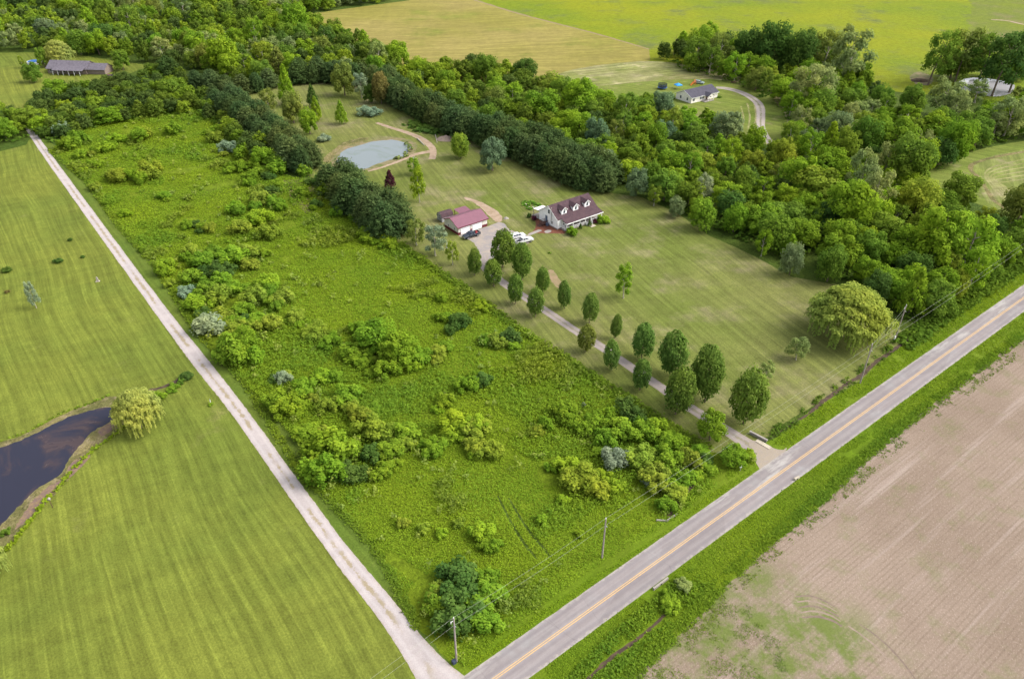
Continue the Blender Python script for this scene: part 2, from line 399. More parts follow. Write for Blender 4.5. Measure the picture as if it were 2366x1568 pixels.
sheet('roadside_grass', rside, .028, M['roadside'], 1.0, .3, world_pts=True)
fs = [(1465, 1568), (1577, 1462), (1677, 1355), (1777, 1265), (1897, 1168), (2015, 1048), (2144, 943), (2366, 776)]
near = [road_pt(-60, 0), road_pt(420, 0)] + [road_pt(420, -9)] + [G(u, v) for u, v in fs[::-1]] + [road_pt(-60, -16)]
sheet('roadside_grass', near, .028, M['roadside'], 1.0, .35, world_pts=True)
soil = [G(u - 6, v - 6) for u, v in fs] + [road_pt(420, -9), road_pt(420, -160), road_pt(-90, -160), road_pt(-90, -14)]
sheet('ploughed_field', soil, .020, M['soil'], 1.0, .5, world_pts=True)
# road
rw = 3.12
me = bpy.data.meshes.new('road'); n = 320; V = []
for i in range(n + 1):
    s = -60 + 480 * i / n
    e = .10 * mnoise.noise(Vector((s * .7, 3, 0))) ; e2 = .10 * mnoise.noise(Vector((s * .7, 8, 0)))
    V += [(*road_pt(s, -rw + e), .036), (*road_pt(s, rw + e2), .036)]
me.from_pydata(V, [], [(2 * i, 2 * i + 2, 2 * i + 3, 2 * i + 1) for i in range(n)]); me.materials.append(M['asphalt'])
tag(obj('road', me), kind='structure')
for d in (.16, -.16):
    me = bpy.data.meshes.new('road_marking'); V = []
    for i in range(241):
        s = -60 + 480 * i / 240
        V += [(*road_pt(s, d - .065), .041), (*road_pt(s, d + .065), .041)]
    me.from_pydata(V, [], [(2 * i, 2 * i + 2, 2 * i + 3, 2 * i + 1) for i in range(240)]); me.materials.append(M['paint'])
    tag(obj('road_marking', me), kind='structure')
# gravel lane at left
lc = [((50, 262), 2.6), ((72, 308), 2.8), ((226, 520), 3.0), ((370, 716), 3.0), ((461, 835), 3.6), ((538, 930), 3.2), ((621, 1046), 3.1), ((700, 1158), 3.2), ((788, 1280), 3.3), ((884, 1396), 3.6), ((954, 1490), 3.9), ((1010, 1568), 5.5), ((1070, 1640), 9.0)]
ribbon('gravel_lane', [G(*c) for c, w in lc], [w for c, w in lc], .032, M['lane'], .4, .12)
# driveway lined with pear trees
dc = [((1112, 590), 3.4), ((1122, 622), 3.0), ((1164, 655), 2.7), ((1210, 685), 2.6), ((1257, 715), 2.6), ((1335, 768), 2.6), ((1404, 810), 2.6), ((1466, 854), 2.6), ((1528, 895), 2.6), ((1583, 935), 2.7), ((1683, 997), 2.9), ((1735, 1030), 3.4), ((1775, 1060), 6.0), ((1795, 1075), 9.0)]
ribbon('driveway', [G(*c) for c, w in dc], [w for c, w in dc], .0335, M['drive'], .4, .10)
sheet('driveway_apron', [(1752, 1086), (1752, 1050), (1725, 1022), (1745, 1015), (1775, 1030), (1807, 1041), (1822, 1032), (1790, 1075)], .0345, M['drive'], .5, .15, 1)
court = [(1125, 524), (1160, 510), (1178, 533), (1215, 541), (1236, 551), (1215, 566), (1180, 570), (1150, 585), (1136, 600), (1124, 634), (1112, 622), (1106, 590), (1100, 565), (1080, 552), (1062, 548), (1059, 543)]
sheet('gravel_court', court, .0305, M['court'], .6, .25, 1)
sheet('dirt_track', [(1072, 455), (1082, 457), (1110, 466), (1135, 478), (1152, 490), (1164, 508), (1150, 516), (1130, 500), (1112, 480), (1090, 465), (1076, 462)], .0302, M['dirt'], .6, .3, 1)
sheet('dirt_patch', [(1268, 622), (1282, 626), (1288, 640), (1300, 655), (1299, 667), (1286, 665), (1275, 650), (1264, 635)], .0302, M['bare'], .6, .3, 1)
sheet('mulch_bed', [(1215, 541), (1236, 533), (1239, 512), (1230, 508), (1225, 500), (1240, 495), (1310, 520), (1308, 541), (1288, 539), (1265, 540), (1240, 538)], .0305, M['mulch'], .5, .15, 1)
sheet('stone_path', [(1222, 545), (1218, 541), (1240, 532), (1246, 530), (1254, 533), (1240, 538)], .0345, M['concrete'], .5, .08, 1)
sheet('stone_patch', [(1256, 534), (1270, 530), (1276, 535), (1262, 540)], .0345, M['concrete'], .5, .08, 1)
# middle pond and its track
bankm = [(757, 380), (780, 352), (803, 337), (848, 327), (900, 316), (945, 322), (965, 332), (962, 350), (942, 366), (895, 379), (850, 396), (800, 393)]
sheet('pond_bank', bankm, .0300, M['bankmid'], .8, .6, 1)
sheet('bare_ground', [(740, 372), (770, 345), (800, 325), (850, 316), (850, 326), (800, 340), (768, 378)], .0298, M['bank'], .8, .8, 1)
pondm = [(771, 372), (790, 350), (809, 341), (846, 331), (896, 322), (925, 327), (951, 334), (946, 345), (935, 361), (899, 371), (866, 381), (849, 391), (822, 392), (789, 386)]
sheet('pond_water', pondm, .0360, M['water_pale'], 1.6, 1.0, 1)
tk = [((870, 284), 1.6), ((905, 296), 2.2), ((940, 306), 2.6), ((970, 318), 2.8), ((993, 334), 2.8), ((1003, 350), 2.8), ((998, 368), 2.4)]
ribbon('dirt_track', [G(*c) for c, w in tk], [w for c, w in tk], .0340, M['dirt'], .6, .3)
tk = [((994, 350), 2.6), ((960, 356), 2.2), ((930, 370), 1.6), ((880, 388), 1.4), ((850, 396), 1.0)]
ribbon('dirt_track', [G(*c) for c, w in tk], [w for c, w in tk], .0338, M['dirt'], .6, .3)
sheet('bare_ground', [(640, 418), (700, 412), (760, 418), (760, 440), (735, 470), (720, 500), (690, 480), (660, 440)], .0298, M['bank'], 1, 1.2, 1)
# left pond
bankl = [(-120, 1070), (-60, 1040), (0, 1023), (67, 1000), (147, 955), (213, 932), (255, 912), (290, 925), (290, 985), (255, 1005), (212, 1040), (175, 1075), (140, 1120), (105, 1155), (60, 1215), (20, 1262), (-40, 1330), (-200, 1480), (-300, 1400)]
sheet('pond_bank', bankl, .0200, M['bank'], .8, .4, 1)
pondl = [(-150, 1090), (0, 1033), (67, 1011), (147, 966), (213, 946), (257, 938), (268, 955), (255, 975), (207, 1000), (185, 1030), (157, 1060), (150, 1085), (118, 1112), (85, 1128), (62, 1150), (20, 1195), (0, 1215), (-60, 1290), (-250, 1380)]
sheet('pond_water', pondl, .0260, M['water_dark'], .6, .35, 1)
for k, pl in enumerate([[(150, 1090), (165, 1068), (200, 1045), (215, 1040), (205, 1060), (175, 1090), (150, 1118)], [(90, 1140), (125, 1115), (150, 1110), (120, 1150), (70, 1195), (45, 1215), (30, 1230), (50, 1190)], [(225, 995), (255, 975), (268, 968), (262, 990), (235, 1012)]]):
    sheet('pond_weed', pl, .0300, M['weed_mat'], .5, .35, 1, kind='structure', seed=k)
# far fields
crop = [(560, 20), (680, 38), (790, 22), (956, 0), (1040, -12), (1100, 0), (1189, 30), (1389, 80), (1499, 113), (1502, 140), (1420, 160), (1340, 195), (1240, 210), (1000, 190), (860, 120), (700, 80)]
sheet('crop_field', crop, .045, M['crop'], 3, .6)
bright = [(1020, -20), (1100, 0), (1189, 30), (1389, 80), (1480, 125), (1500, 165), (1600, 165), (1900, 130), (2050, 210), (2366, 240), (2900, 240), (3300, -90), (700, -90)]
sheet('bright_field', bright, .040, M['bright_field'], 3, .6)
me_b = [((1040, -14), 2.0), ((1100, 1), 2.2), ((1189, 30), 2.2), ((1290, 56), 2.0), ((1389, 81), 1.6), ((1499, 114), 1.2)]
ribbon('field_margin', [G(*c) for c, w in me_b], [w for c, w in me_b], .052, M['bare'], 2, .5)
hay = [(1270, 185), (1300, 165), (1400, 148), (1502, 140), (1600, 150), (1700, 175), (1780, 200), (1815, 240), (1830, 290), (1800, 345), (1760, 330), (1650, 290), (1560, 262), (1500, 240), (1420, 230)]
sheet('hay_field', hay, .050, M['hay'], 2, .5, 1)
rl = [(1330, 205), (1480, 190), (1530, 186), (1620, 182), (1700, 188), (1760, 205), (1805, 240), (1822, 290), (1815, 350), (1740, 315), (1690, 285), (1640, 262), (1560, 250), (1450, 235)]
sheet('ranch_lawn', rl, .056, M['ranch_lawn'], 2, .5, 1)
rd = [((1655, 203), 3.2), ((1675, 204), 4.2), ((1702, 210), 4.2), ((1729, 221), 4.2), ((1750, 236), 4.2), ((1758, 251), 4.0), ((1758, 271), 3.6), ((1757, 289), 3.6), ((1761, 305), 3.6), ((1773, 323), 3.4), ((1791, 340), 3.4), ((1830, 370), 3.2), ((1900, 400), 3.2)]
ribbon('ranch_driveway', [G(*c) for c, w in rd], [w for c, w in rd], .064, M['ranch_drive'], .8, .15)
tl = [(-300, 120), (0, 122), (150, 122), (260, 140), (350, 152), (300, 170), (240, 185), (120, 200), (95, 215), (60, 235), (50, 262), (30, 270), (-20, 260), (-300, 260)]
sheet('far_lawn', tl, .040, M['lawn_left'], 2, .4)
cl = [(2140, 380), (2260, 345), (2366, 325), (2600, 290), (2600, 520), (2366, 505), (2280, 480), (2190, 445), (2140, 420)]
sheet('clearing', cl, .040, M['ranch_lawn'], 2, .5, 1)
cl2 = [(2235, 380), (2290, 360), (2366, 345), (2600, 310), (2600, 520), (2366, 500), (2290, 480), (2262, 440), (2255, 405)]
sheet('clearing', cl2, .048, M['clearing'], 2, .5, 1)
ck = [((2400, 345), 1.8), ((2300, 362), 1.6), ((2245, 378), 1.6), ((2240, 392), 1.6), ((2262, 410), 1.6), ((2280, 440), 1.6), ((2300, 470), 1.6), ((2380, 510), 1.8)]
ribbon('farm_track', [G(*c) for c, w in ck], [w for c, w in ck], .055, M['bank'], 1, .3)
ck = [((2045, 438), 1.6), ((2090, 450), 1.6), ((2150, 470), 1.6)]
ribbon('farm_track', [G(*c) for c, w in ck], [w for c, w in ck], .055, M['dirt'], 1, .2)
sheet('pond_water', [(2215, 185), (2260, 178), (2345, 192), (2342, 215), (2300, 226), (2250, 215), (2215, 205)], .050, M['water_far'], 2, .4, 1)
sheet('ditch_bank', [(2100, 178), (2115, 165), (2150, 172), (2160, 190), (2135, 200), (2110, 192)], .050, M['bankmid'], 1, 1.2, 1)
ck = [((2290, 46), 1.6), ((2330, 48), 2.2), ((2366, 58), 2.4), ((2420, 62), 2.4)]
ribbon('farm_track', [G(*c) for c, w in ck], [w for c, w in ck], .050, M['dirt'], 2, .4)

# ditches
dl = [(2100, 782), (2090, 792), (2060, 812), (2020, 838), (1990, 868), (1960, 885), (1925, 910), (1895, 932), (1870, 955), (1845, 970), (1805, 995), (1780, 1012)]
ribbon('ditch', [G(*c) for c in dl], [1.2, 1.2, .9, .9, 1.0, .9, .8, .9, .7, .6, .4, .3], .0325, M['ditch'], .3, .28, 5, sm=1)
dl = [(1536, 1420), (1512, 1442), (1470, 1478), (1406, 1522), (1362, 1565), (1320, 1600)]
ribbon('ditch', [G(*c) for c in dl], [.5, .6, .6, .55, .5, .5], .0325, M['ditch'], .3, .2, 6, sm=1)
dl = [(1620, 1098), (1600, 1120), (1575, 1150), (1555, 1170), (1545, 1195)]
ribbon('ditch', [G(*c) for c in dl], [.9, .9, .8, .7, .6], .0325, M['ditch'], .3, .2, 7, sm=1)
dl = [(440, 860), (420, 872), (400, 885), (375, 895), (330, 905)]
ribbon('ditch', [G(*c) for c in dl], [1.0, 1.2, 1.1, .9, .8], .0325, M['ditch'], .3, .25, 8, sm=1)
for tr in ([(1150, 1145), (1185, 1215), (1215, 1262), (1240, 1290)], [(1175, 1150), (1220, 1225), (1255, 1265), (1270, 1285)]):
    ribbon('wheel_rut', [G(*c) for c in tr], [.3, .45, .45, .3], .0325, M['woodfloor'], .3, .12, 9, sm=1)
arcs = [[(1838 + 4 * k, 1378 + 12 * k), (1868 + 5 * k, 1374 + 12 * k), (1900 + 6 * k, 1384 + 12 * k), (1930 + 4 * k, 1402 + 11 * k)] for k in range(5)] + [[(1960, 1445), (2010, 1480), (2050, 1520), (2085, 1568)], [(1985, 1440), (2035, 1475), (2078, 1518), (2115, 1568)]]
for k, tr in enumerate(arcs):
    ribbon('wheel_rut', [G(*c) for c in tr], [.22, .38, .38, .2], .0245, M['rut_light'] if k % 2 else M['rut_dark'], .3, .10, 40 + k, sm=2)
sheet('dull_field', [(2235, -60), (2245, 60), (2215, 130), (2200, 165), (2366, 175), (3000, 150), (3000, -60)], .045, M['dull'], 4, 5, 2)
for k in range(6):
    o_ = 9 + 9 * k
    ribbon('mown_track', [G(*c) for c in [(2420, 350 + o_), (2320, 368 + o_), (2270 + o_ * .6, 388 + o_ * .6), (2268 + o_ * .9, 410 + o_ * .3), (2292 + o_, 440 + o_ * .2), (2330 + o_, 480)]], [.8] * 6, .0505 + .001 * k, M['hay'], 1, .3, 60 + k)
for k in range(3):
    o_ = 7 * k
    ribbon('mown_track', [G(*c) for c in [(1560, 258 + o_), (1620, 262 + o_), (1680, 284 + o_), (1730, 312 + o_ * .8)]], [.9] * 4, .0585 + .001 * k, M['hay'], 1, .3, 70 + k)
    ribbon('mown_track', [G(*c) for c in [(1740 - o_ * 2, 232 + o_), (1748 - o_ * 2, 262 + o_), (1742 - o_ * 2, 300)]], [.7] * 3, .0615 + .001 * k, M['hay'], 1, .3, 80 + k)
    ribbon('mown_track', [G(*c) for c in [(1530, 186 - o_ * .6), (1640, 178 - o_ * .6), (1720, 190 - o_ * .6), (1780, 212 - o_), (1800, 246 - o_)]], [.9] * 5, .0645 + .001 * k, M['bank'], 1, .4, 90 + k)
# ------------------------------------------------------------------ leaf meshes (numpy)
def quads_mesh(name, P, N, S, T, asp=1.0, extra=None, mat2=None, up=None):
    """P centres, N normals, S sizes, T tint; extra=(verts,faces) appended with the second material"""
    n = len(P); N = N / np.maximum(np.linalg.norm(N, axis=1, keepdims=True), 1e-6)
    r = RNG.normal(size=(n, 3)) if up is None else up
    A = np.cross(N, r); A /= np.maximum(np.linalg.norm(A, axis=1, keepdims=True), 1e-6); B = np.cross(N, A)
    a = A * (S * .5)[:, None]; b = B * (S * .5 * asp)[:, None]
    V = np.stack([P - a - b * .6, P + a * .9 - b, P + a + b * .7, P - a * .8 + b], 1).reshape(-1, 3)
    ne = nf = 0
    if extra is not None:
        ev, ef = extra; ne, nf = len(ev), len(ef); V = np.concatenate([V, np.array(ev)])
    me = bpy.data.meshes.new(name)
    me.vertices.add(len(V)); me.vertices.foreach_set('co', V.astype(np.float32).ravel())
    li = np.arange(4 * n); st = np.arange(n) * 4; tot = np.full(n, 4)
    if nf:
        fl = np.concatenate([np.array(f) for f in ef]) + 4 * n; ft = np.array([len(f) for f in ef])
        st = np.concatenate([st, 4 * n + np.concatenate([[0], np.cumsum(ft)[:-1]])]); tot = np.concatenate([tot, ft]); li = np.concatenate([li, fl])
    me.loops.add(len(li)); me.loops.foreach_set('vertex_index', li.astype(np.int32))
    me.polygons.add(len(st)); me.polygons.foreach_set('loop_start', st.astype(np.int32)); me.polygons.foreach_set('loop_total', tot.astype(np.int32))
    me.update(calc_edges=True)
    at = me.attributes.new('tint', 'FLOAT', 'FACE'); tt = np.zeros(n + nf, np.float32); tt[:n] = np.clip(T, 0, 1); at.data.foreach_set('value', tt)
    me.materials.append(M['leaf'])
    if nf:
        me.materials.append(mat2 or M['bark']); mi = np.zeros(n + nf, np.int32); mi[n:] = 1; me.polygons.foreach_set('material_index', mi)
    return me
def rdir(n):
    v = RNG.normal(size=(n, 3)); return v / np.linalg.norm(v, axis=1, keepdims=True)
def tube(V, Fc, pts, rad, k=6):
    """tapered tube through pts"""
    b0 = len(V)
    for i, p in enumerate(pts):
        a = Vector(pts[max(0, i - 1)]); b = Vector(pts[min(len(pts) - 1, i + 1)]); t = (b - a).normalized()
        x = t.orthogonal().normalized(); y = t.cross(x)
        for j in range(k):
            q = Vector(p) + (x * math.cos(2 * math.pi * j / k) + y * math.sin(2 * math.pi * j / k)) * rad[i]; V.append(tuple(q))
    for i in range(len(pts) - 1):
        for j in range(k):
            Fc.append((b0 + i * k + j, b0 + i * k + (j + 1) % k, b0 + (i + 1) * k + (j + 1) % k, b0 + (i + 1) * k + j))
def trunk_geo(h0=.25, top=.75, r=.025, limbs=5, spread=.28, lean=(0, 0), seed=0):
    rn = random.Random(seed); V = []; Fc = []
    ax = lambda z: (lean[0] * z + .015 * math.sin(z * 9 + seed), lean[1] * z + .015 * math.cos(z * 7 + seed), z)
    zs = [0, .04, h0 * .6, h0, (h0 + top) / 2, top]
    tube(V, Fc, [ax(z) for z in zs], [r * 1.5, r * 1.1, r, r * .85, r * .55, r * .15])
    for i in range(limbs):
        z = h0 + (top - h0) * .75 * i / max(1, limbs); a = i * 2.4 + seed; L = spread * (1 - .5 * i / limbs) * rn.uniform(.8, 1.1)
        p = ax(z); q = [(p[0] + math.cos(a) * L * f, p[1] + math.sin(a) * L * f, p[2] + L * (.55 * f + .35 * f * f)) for f in (0, .35, .7, 1)]
        tube(V, Fc, q, [r * .5, r * .36, r * .22, r * .06], 4)
    return V, Fc
def core(scale, cz, k=8):
    """rough inner mass of twigs and leaves that keeps a dense crown from being see-through"""
    return None
PROTO = {}
def crown(kind, seed, n, leaf):
    """crown in unit space: base z=0, height 1, radius .5.  Returns P,N,S,T"""
    global RNG
    RNG = np.random.default_rng(seed * 17 + 3); rn = random.Random(seed * 31 + 5)
    P, N, T, S = [], [], [], []
    def lobe(c, r, m, tb, sq=1.0, shell=(.78, 1.06)):
        d = rdir(int(m * 1.5)); w = d[:, 2] > -.55 - .4 * RNG.random(len(d)); d = d[w][:m]
        rr = RNG.uniform(*shell, len(d))
        p = np.array(c) + d * rr[:, None] * np.array(r if isinstance(r, tuple) else (r, r, r * sq))
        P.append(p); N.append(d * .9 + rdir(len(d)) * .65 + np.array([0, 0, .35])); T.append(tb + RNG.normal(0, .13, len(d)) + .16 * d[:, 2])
        S.append(leaf * RNG.uniform(.6, 1.35, len(d)))
    if kind == 'broad':
        k = rn.randint(14, 22); z0 = .18
        lobe((0, 0, .52), (.30, .30, .32), int(n * .12), .42, 1, (.5, 1))
        for i in range(k):
            a = i * 2.399 + rn.uniform(-.3, .3); f = (i + .5) / k; zz = z0 + .68 * f; rad = .36 * math.sqrt(max(.03, 1 - ((zz - .42) / .52) ** 2))
            r = rn.uniform(.08, .21)
            lobe((math.cos(a) * rad * rn.uniform(.75, 1.05), math.sin(a) * rad * rn.uniform(.75, 1.05), zz), r, int(n * .88 / k), rn.uniform(.34, .62), rn.uniform(.7, 1), (.62, 1.2))
    elif kind == 'airy':
        k = rn.randint(16, 22)
        for i in range(k):
            a = i * 2.399 + rn.uniform(-.4, .4); f = (i + .5) / k; zz = .22 + .70 * f; rad = .37 * math.sqrt(max(.02, 1 - ((zz - .5) / .52) ** 2)) * rn.uniform(.55, 1.05)
            lobe((math.cos(a) * rad, math.sin(a) * rad, zz), rn.uniform(.10, .17), int(n / k), rn.uniform(.35, .65), .8, (.2, 1.1))
    elif kind == 'oval':      # pear: dense egg, pointed top
        k = 34
        for i in range(k):
            f = (i + .5) / k; zz = .20 + .70 * f; rad = .37 * math.sin(math.pi * min(1, f * .72 + .18)) ** .8 * rn.uniform(.85, 1.1); a = i * 2.399 + rn.uniform(-.3, .3)
            lobe((math.cos(a) * rad, math.sin(a) * rad, zz), rn.uniform(.10, .15), int(n * .68 / k), rn.uniform(.28, .58) + .12 * f, 1.1, (.6, 1.15))
        n2 = int(n * .32); d = rdir(n2); a = np.arctan2(d[:, 1], d[:, 0]); z = RNG.uniform(0, 1, len(d)) ** .92
        prof = .42 * np.sin(np.pi * np.clip(z * .78 + .15, 0, 1)) ** .75
        lump = 1 + .13 * np.sin(a * 3 + z * 9 + seed) + .10 * np.sin(a * 5 - z * 17 + seed * 2) + .08 * np.sin(a * 9 + z * 31)
        rr = prof * lump * RNG.uniform(.80, 1.05, len(d))
        P.append(np.stack([np.cos(a) * rr, np.sin(a) * rr, .16 + .84 * z], 1))
        N.append(np.stack([np.cos(a), np.sin(a), (z - .4) * 1.6], 1) * .9 + rdir(len(d)) * .7)
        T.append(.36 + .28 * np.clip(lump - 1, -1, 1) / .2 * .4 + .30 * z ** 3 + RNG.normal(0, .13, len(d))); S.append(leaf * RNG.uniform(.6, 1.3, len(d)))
    elif kind == 'pine':
        tiers = 11
        for t in range(tiers):
            z = .10 + .86 * t / (tiers - 1); rt = .54 * (1 - (max(0, z - .12) / .95) ** 2.3) + .03; nb = max(5, int(13 * rt / .5))
            for b in range(nb):
                a = 2 * math.pi * b / nb + rn.uniform(-.25, .25) + t * .7; L = rt * rn.uniform(.72, 1.08)
                m = max(4, int(n / (tiers * 9.0) * (L / .4)))
                f = RNG.uniform(.25, 1, m) ** .7; w = .075 * (1.15 - f * .5)
                jx = RNG.normal(0, 1, (m, 3)) * w[:, None] * np.array([1, 1, .45])
                p = np.stack([math.cos(a) * L * f, math.sin(a) * L * f, z + .10 * f * f - .05 * f + 0 * f], 1) + jx
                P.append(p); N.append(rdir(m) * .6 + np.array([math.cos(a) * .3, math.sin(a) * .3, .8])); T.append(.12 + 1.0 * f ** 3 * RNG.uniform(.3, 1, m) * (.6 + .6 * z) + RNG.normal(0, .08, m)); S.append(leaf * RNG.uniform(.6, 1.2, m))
    elif kind == 'conic':
        k = 26
        for i in range(k):
            f = (i + .5) / k; zz = .14 + .80 * f; rad = .40 * (1 - f) ** .72 * rn.uniform(.7, 1.05); a = i * 2.399
            lobe((math.cos(a) * rad, math.sin(a) * rad, zz), .07 + .11 * (1 - f), int(n / k * (1.5 - f)), rn.uniform(.35, .65), .8, (.4, 1.1))
    elif kind == 'willow':
        for i in range(60):
            a = i * 2.399; f = math.sqrt((i + .5) / 60); rad = .46 * f; zt = .98 - .50 * f ** 2.2 + rn.uniform(-.05, .03)
            c = (math.cos(a) * rad * rn.uniform(.85, 1.05), math.sin(a) * rad * rn.uniform(.85, 1.05), zt - .05)
            lobe(c, .095, int(n * .42 / 60), rn.uniform(.45, .7), .6, (.4, 1.1))
            ns = 9
            for s in range(ns):
                aa = rn.uniform(0, 6.28); rr = rn.uniform(.02, .10); m = int(n * .58 / (60 * ns)); L = rn.uniform(.12, .36) * (.35 + .65 * f) + .05
                q = RNG.uniform(0, 1, m); ox = rn.uniform(.0, .05) * q
                P.append(np.stack([c[0] + math.cos(aa) * rr + math.cos(a) * ox, c[1] + math.sin(aa) * rr + math.sin(a) * ox, np.maximum(.03, c[2] + .02 - L * q)], 1) + RNG.normal(0, .006, (m, 3)))
                N.append(np.stack([np.full(m, math.cos(a)), np.full(m, math.sin(a)), np.full(m, .25)], 1) + rdir(m) * .5)
                T.append(rn.uniform(.42, .62) - .12 * q + RNG.normal(0, .09, m)); S.append(leaf * RNG.uniform(.6, 1.2, m))
    elif kind == 'shrub':
        k = rn.randint(14, 22); ex = rn.uniform(.7, 1.0); ro = rn.uniform(0, 3)
        for i in range(k):
            a = i * 2.399 + rn.uniform(-.6, .6); rad = .40 * math.sqrt((i + .3) / k) * rn.uniform(.8, 1.15)
            cx, cy = math.cos(a) * rad, math.sin(a) * rad * ex
            cx, cy = cx * math.cos(ro) - cy * math.sin(ro), cx * math.sin(ro) + cy * math.cos(ro)
            hh = rn.uniform(.35, .85) * (1.2 - 1.2 * rad); r_ = rn.uniform(.07, .15)
            lobe((cx, cy, hh * .80), (r_, r_, r_ * rn.uniform(1.2, 2.0)), int(n * .8 / k), rn.uniform(.25, .7), 1, (.55, 1.2))
            m = int(n * .2 / k); q = RNG.uniform(.1, .9, m)
            P.append(np.stack([cx + RNG.normal(0, r_ * .6, m), cy + RNG.normal(0, r_ * .6, m), hh * q], 1)); N.append(rdir(m) + np.array([0, 0, .5])); T.append(RNG.uniform(.2, .5, m)); S.append(leaf * RNG.uniform(.6, 1.2, m))
    P, N, T, S = map(np.concatenate, (P, N, T, S))
    P[:, 2] = np.maximum(P[:, 2], .01)
    return P, N, S, T
SPEC = {  # kind: variants, quads, leaf size, asp
    'broad': (8, 5200, .038, 1), 'airy': (5, 4200, .032, 1), 'oval': (6, 4400, .042, 1), 'pine': (5, 5600, .034, 2.0),
    'conic': (3, 3200, .040, 1), 'willow': (2, 30000, .014, 2.6), 'shrub': (10, 3200, .050, 1)}
def proto(kind, i):
    """(crown only mesh, trunk mesh, joined mesh)"""
    key = (kind, i)
    if key not in PROTO:
        nv, n, leaf, asp = SPEC[kind]; P_, N_, S_, T_ = crown(kind, i + 1 + 10 * list(SPEC).index(kind), n, leaf)
        if kind == 'shrub': tv = trunk_geo(.05, .45, .02, 3, .2, seed=i)
        elif kind == 'oval': tv = trunk_geo(.18, .8, .022, 4, .14, seed=i)
        elif kind == 'pine': tv = trunk_geo(.1, .93, .022, 3, .2, seed=i)
        else: tv = trunk_geo(.22, .82, .024, 6, .27, seed=i)
        up = np.tile(np.array([[0., 0., 1.]]), (len(P_), 1)) if kind == 'willow' else None
        cr = quads_mesh(kind + '_crown', P_, N_, S_, T_, asp, up=up)
        bk = M['bark_pale'] if kind in ('airy',) else M['bark']
        tm = bpy.data.meshes.new(kind + '_trunk'); tm.from_pydata(tv[0], [], tv[1]); tm.update(); tm.materials.append(bk)
        for p in tm.polygons: p.use_smooth = True
        jn = quads_mesh(kind + '_plant', P_, N_, S_, T_, asp, extra=tv, mat2=bk, up=up)
        PROTO[key] = (cr, tm, jn, (P_, N_, S_, T_))
    return PROTO[key]
FOL = 1.82
COLR = {'dark': (.046, .085, .016), 'mid': (.078, .132, .016), 'green': (.095, .160, .013), 'bright': (.112, .178, .013), 'yellow': (.122, .165, .018),
        'olive': (.095, .120, .022), 'pale': (.130, .165, .050), 'silver': (.135, .175, .100), 'pine': (.044, .072, .022), 'pine2': (.058, .084, .026), 'bluish': (.085, .125, .055),
        'brown': (.100, .092, .028), 'red': (.045, .015, .018), 'willow': (.142, .186, .032), 'willowpale': (.175, .200, .045), 'pear': (.080, .130, .022)}
WORD = {'dark': 'dark green', 'mid': 'mid green', 'green': 'fresh green', 'bright': 'bright green', 'yellow': 'yellow-green', 'olive': 'olive green', 'pale': 'pale green',
        'silver': 'silvery', 'pine': 'dark bluish', 'bluish': 'grey-green', 'brown': 'brownish'}
def jit(c, s=.10):
    c = tuple(q * FOL for q in c)
    a = random.uniform(1 - s, 1 + s); b = random.uniform(1 - s * .8, 1 + s * .8)
    return (min(1, c[0] * a * b), min(1, c[1] * a), min(1, c[2] * a), 1)
def plant_at(kind, x, y, h, w, col, name, label, cat, group=None, parts=False, lean=(0, 0), var=None, wy=None):
    v = random.randrange(SPEC[kind][0]) if var is None else var; pr = proto(kind, v)
    rz = random.uniform(0, 6.283); c = jit(COLR[col] if isinstance(col, str) else col)
    if parts:
        o = empty(name, (x, y, 0), rz); o.rotation_euler = (lean[0], lean[1], rz)
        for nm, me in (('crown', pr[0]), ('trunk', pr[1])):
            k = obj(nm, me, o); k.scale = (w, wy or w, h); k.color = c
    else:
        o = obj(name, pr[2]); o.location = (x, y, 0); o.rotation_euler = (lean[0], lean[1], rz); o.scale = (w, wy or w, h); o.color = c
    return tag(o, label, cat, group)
def px_plant(kind, u, v, top, wpx, col, name, label, cat, group=None, parts=True, **k):
    x, y = G(u, v); h = tree_h(x, y, top); w = wpx * depth(x, y, h * .5) / F
    # the traced top is the far rim of the crown for wide low plants
    if kind in ('shrub', 'willow'): h = max(.35 * w, h - .22 * w)
    return plant_at(kind, x, y, h, w, col, name, label, cat, group, parts, **k)

# ------------------------------------------------------------------ named specimen trees
GP = 'pear trees lining the gravel driveway'
pears = [(1096, 636, 575, 34, 'slender pear tree left of the gravel court, first in the near row'),
 (1141, 661, 600, 40, 'round-topped pear tree where the gravel court narrows into the driveway'),
 (1161, 617, 531, 56, 'very large dark pear tree in front of the white pickups'),
 (1207, 647, 562, 50, 'large dark pear tree just right of the white pickups'),
 (1190, 703, 635, 37, 'near-row pear tree right of the round-topped one, second bare drive patch behind'),
 (1254, 677, 619, 33, 'far-row pear tree beside the bare brown dirt patch, on its left'),
 (1237, 731, 666, 39, 'near-row pear tree at the top end of the long open driveway stretch'),
 (1304, 713, 650, 31, 'slim far-row pear tree just below the bare brown dirt patch'),
 (1361, 747, 679, 41, 'far-row pear tree opposite the long open stretch of driveway'),
 (1352, 812, 752, 42, 'rounded lime-tinted near-row pear tree below the long open driveway stretch'),
 (1420, 782, 727, 28, 'smallest and narrowest pear tree, in the far row'),
 (1413, 854, 785, 37, 'near-row pear tree opposite the smallest narrow pear tree'),
 (1482, 829, 749, 49, 'medium far-row pear tree between the narrowest one and the large ones'),
 (1479, 901, 832, 43, 'near-row pear tree in front of the medium far-row pear'),
 (1552, 868, 766, 76, 'first of the three large far-row pears near the road'),
 (1560, 957, 851, 78, 'large near-row pear tree whose crown overhangs the driveway edge'),
 (1629, 929, 802, 84, 'middle of the three large far-row pears near the road'),
 (1717, 978, 856, 92, 'largest dark pear tree, closest to the road')]
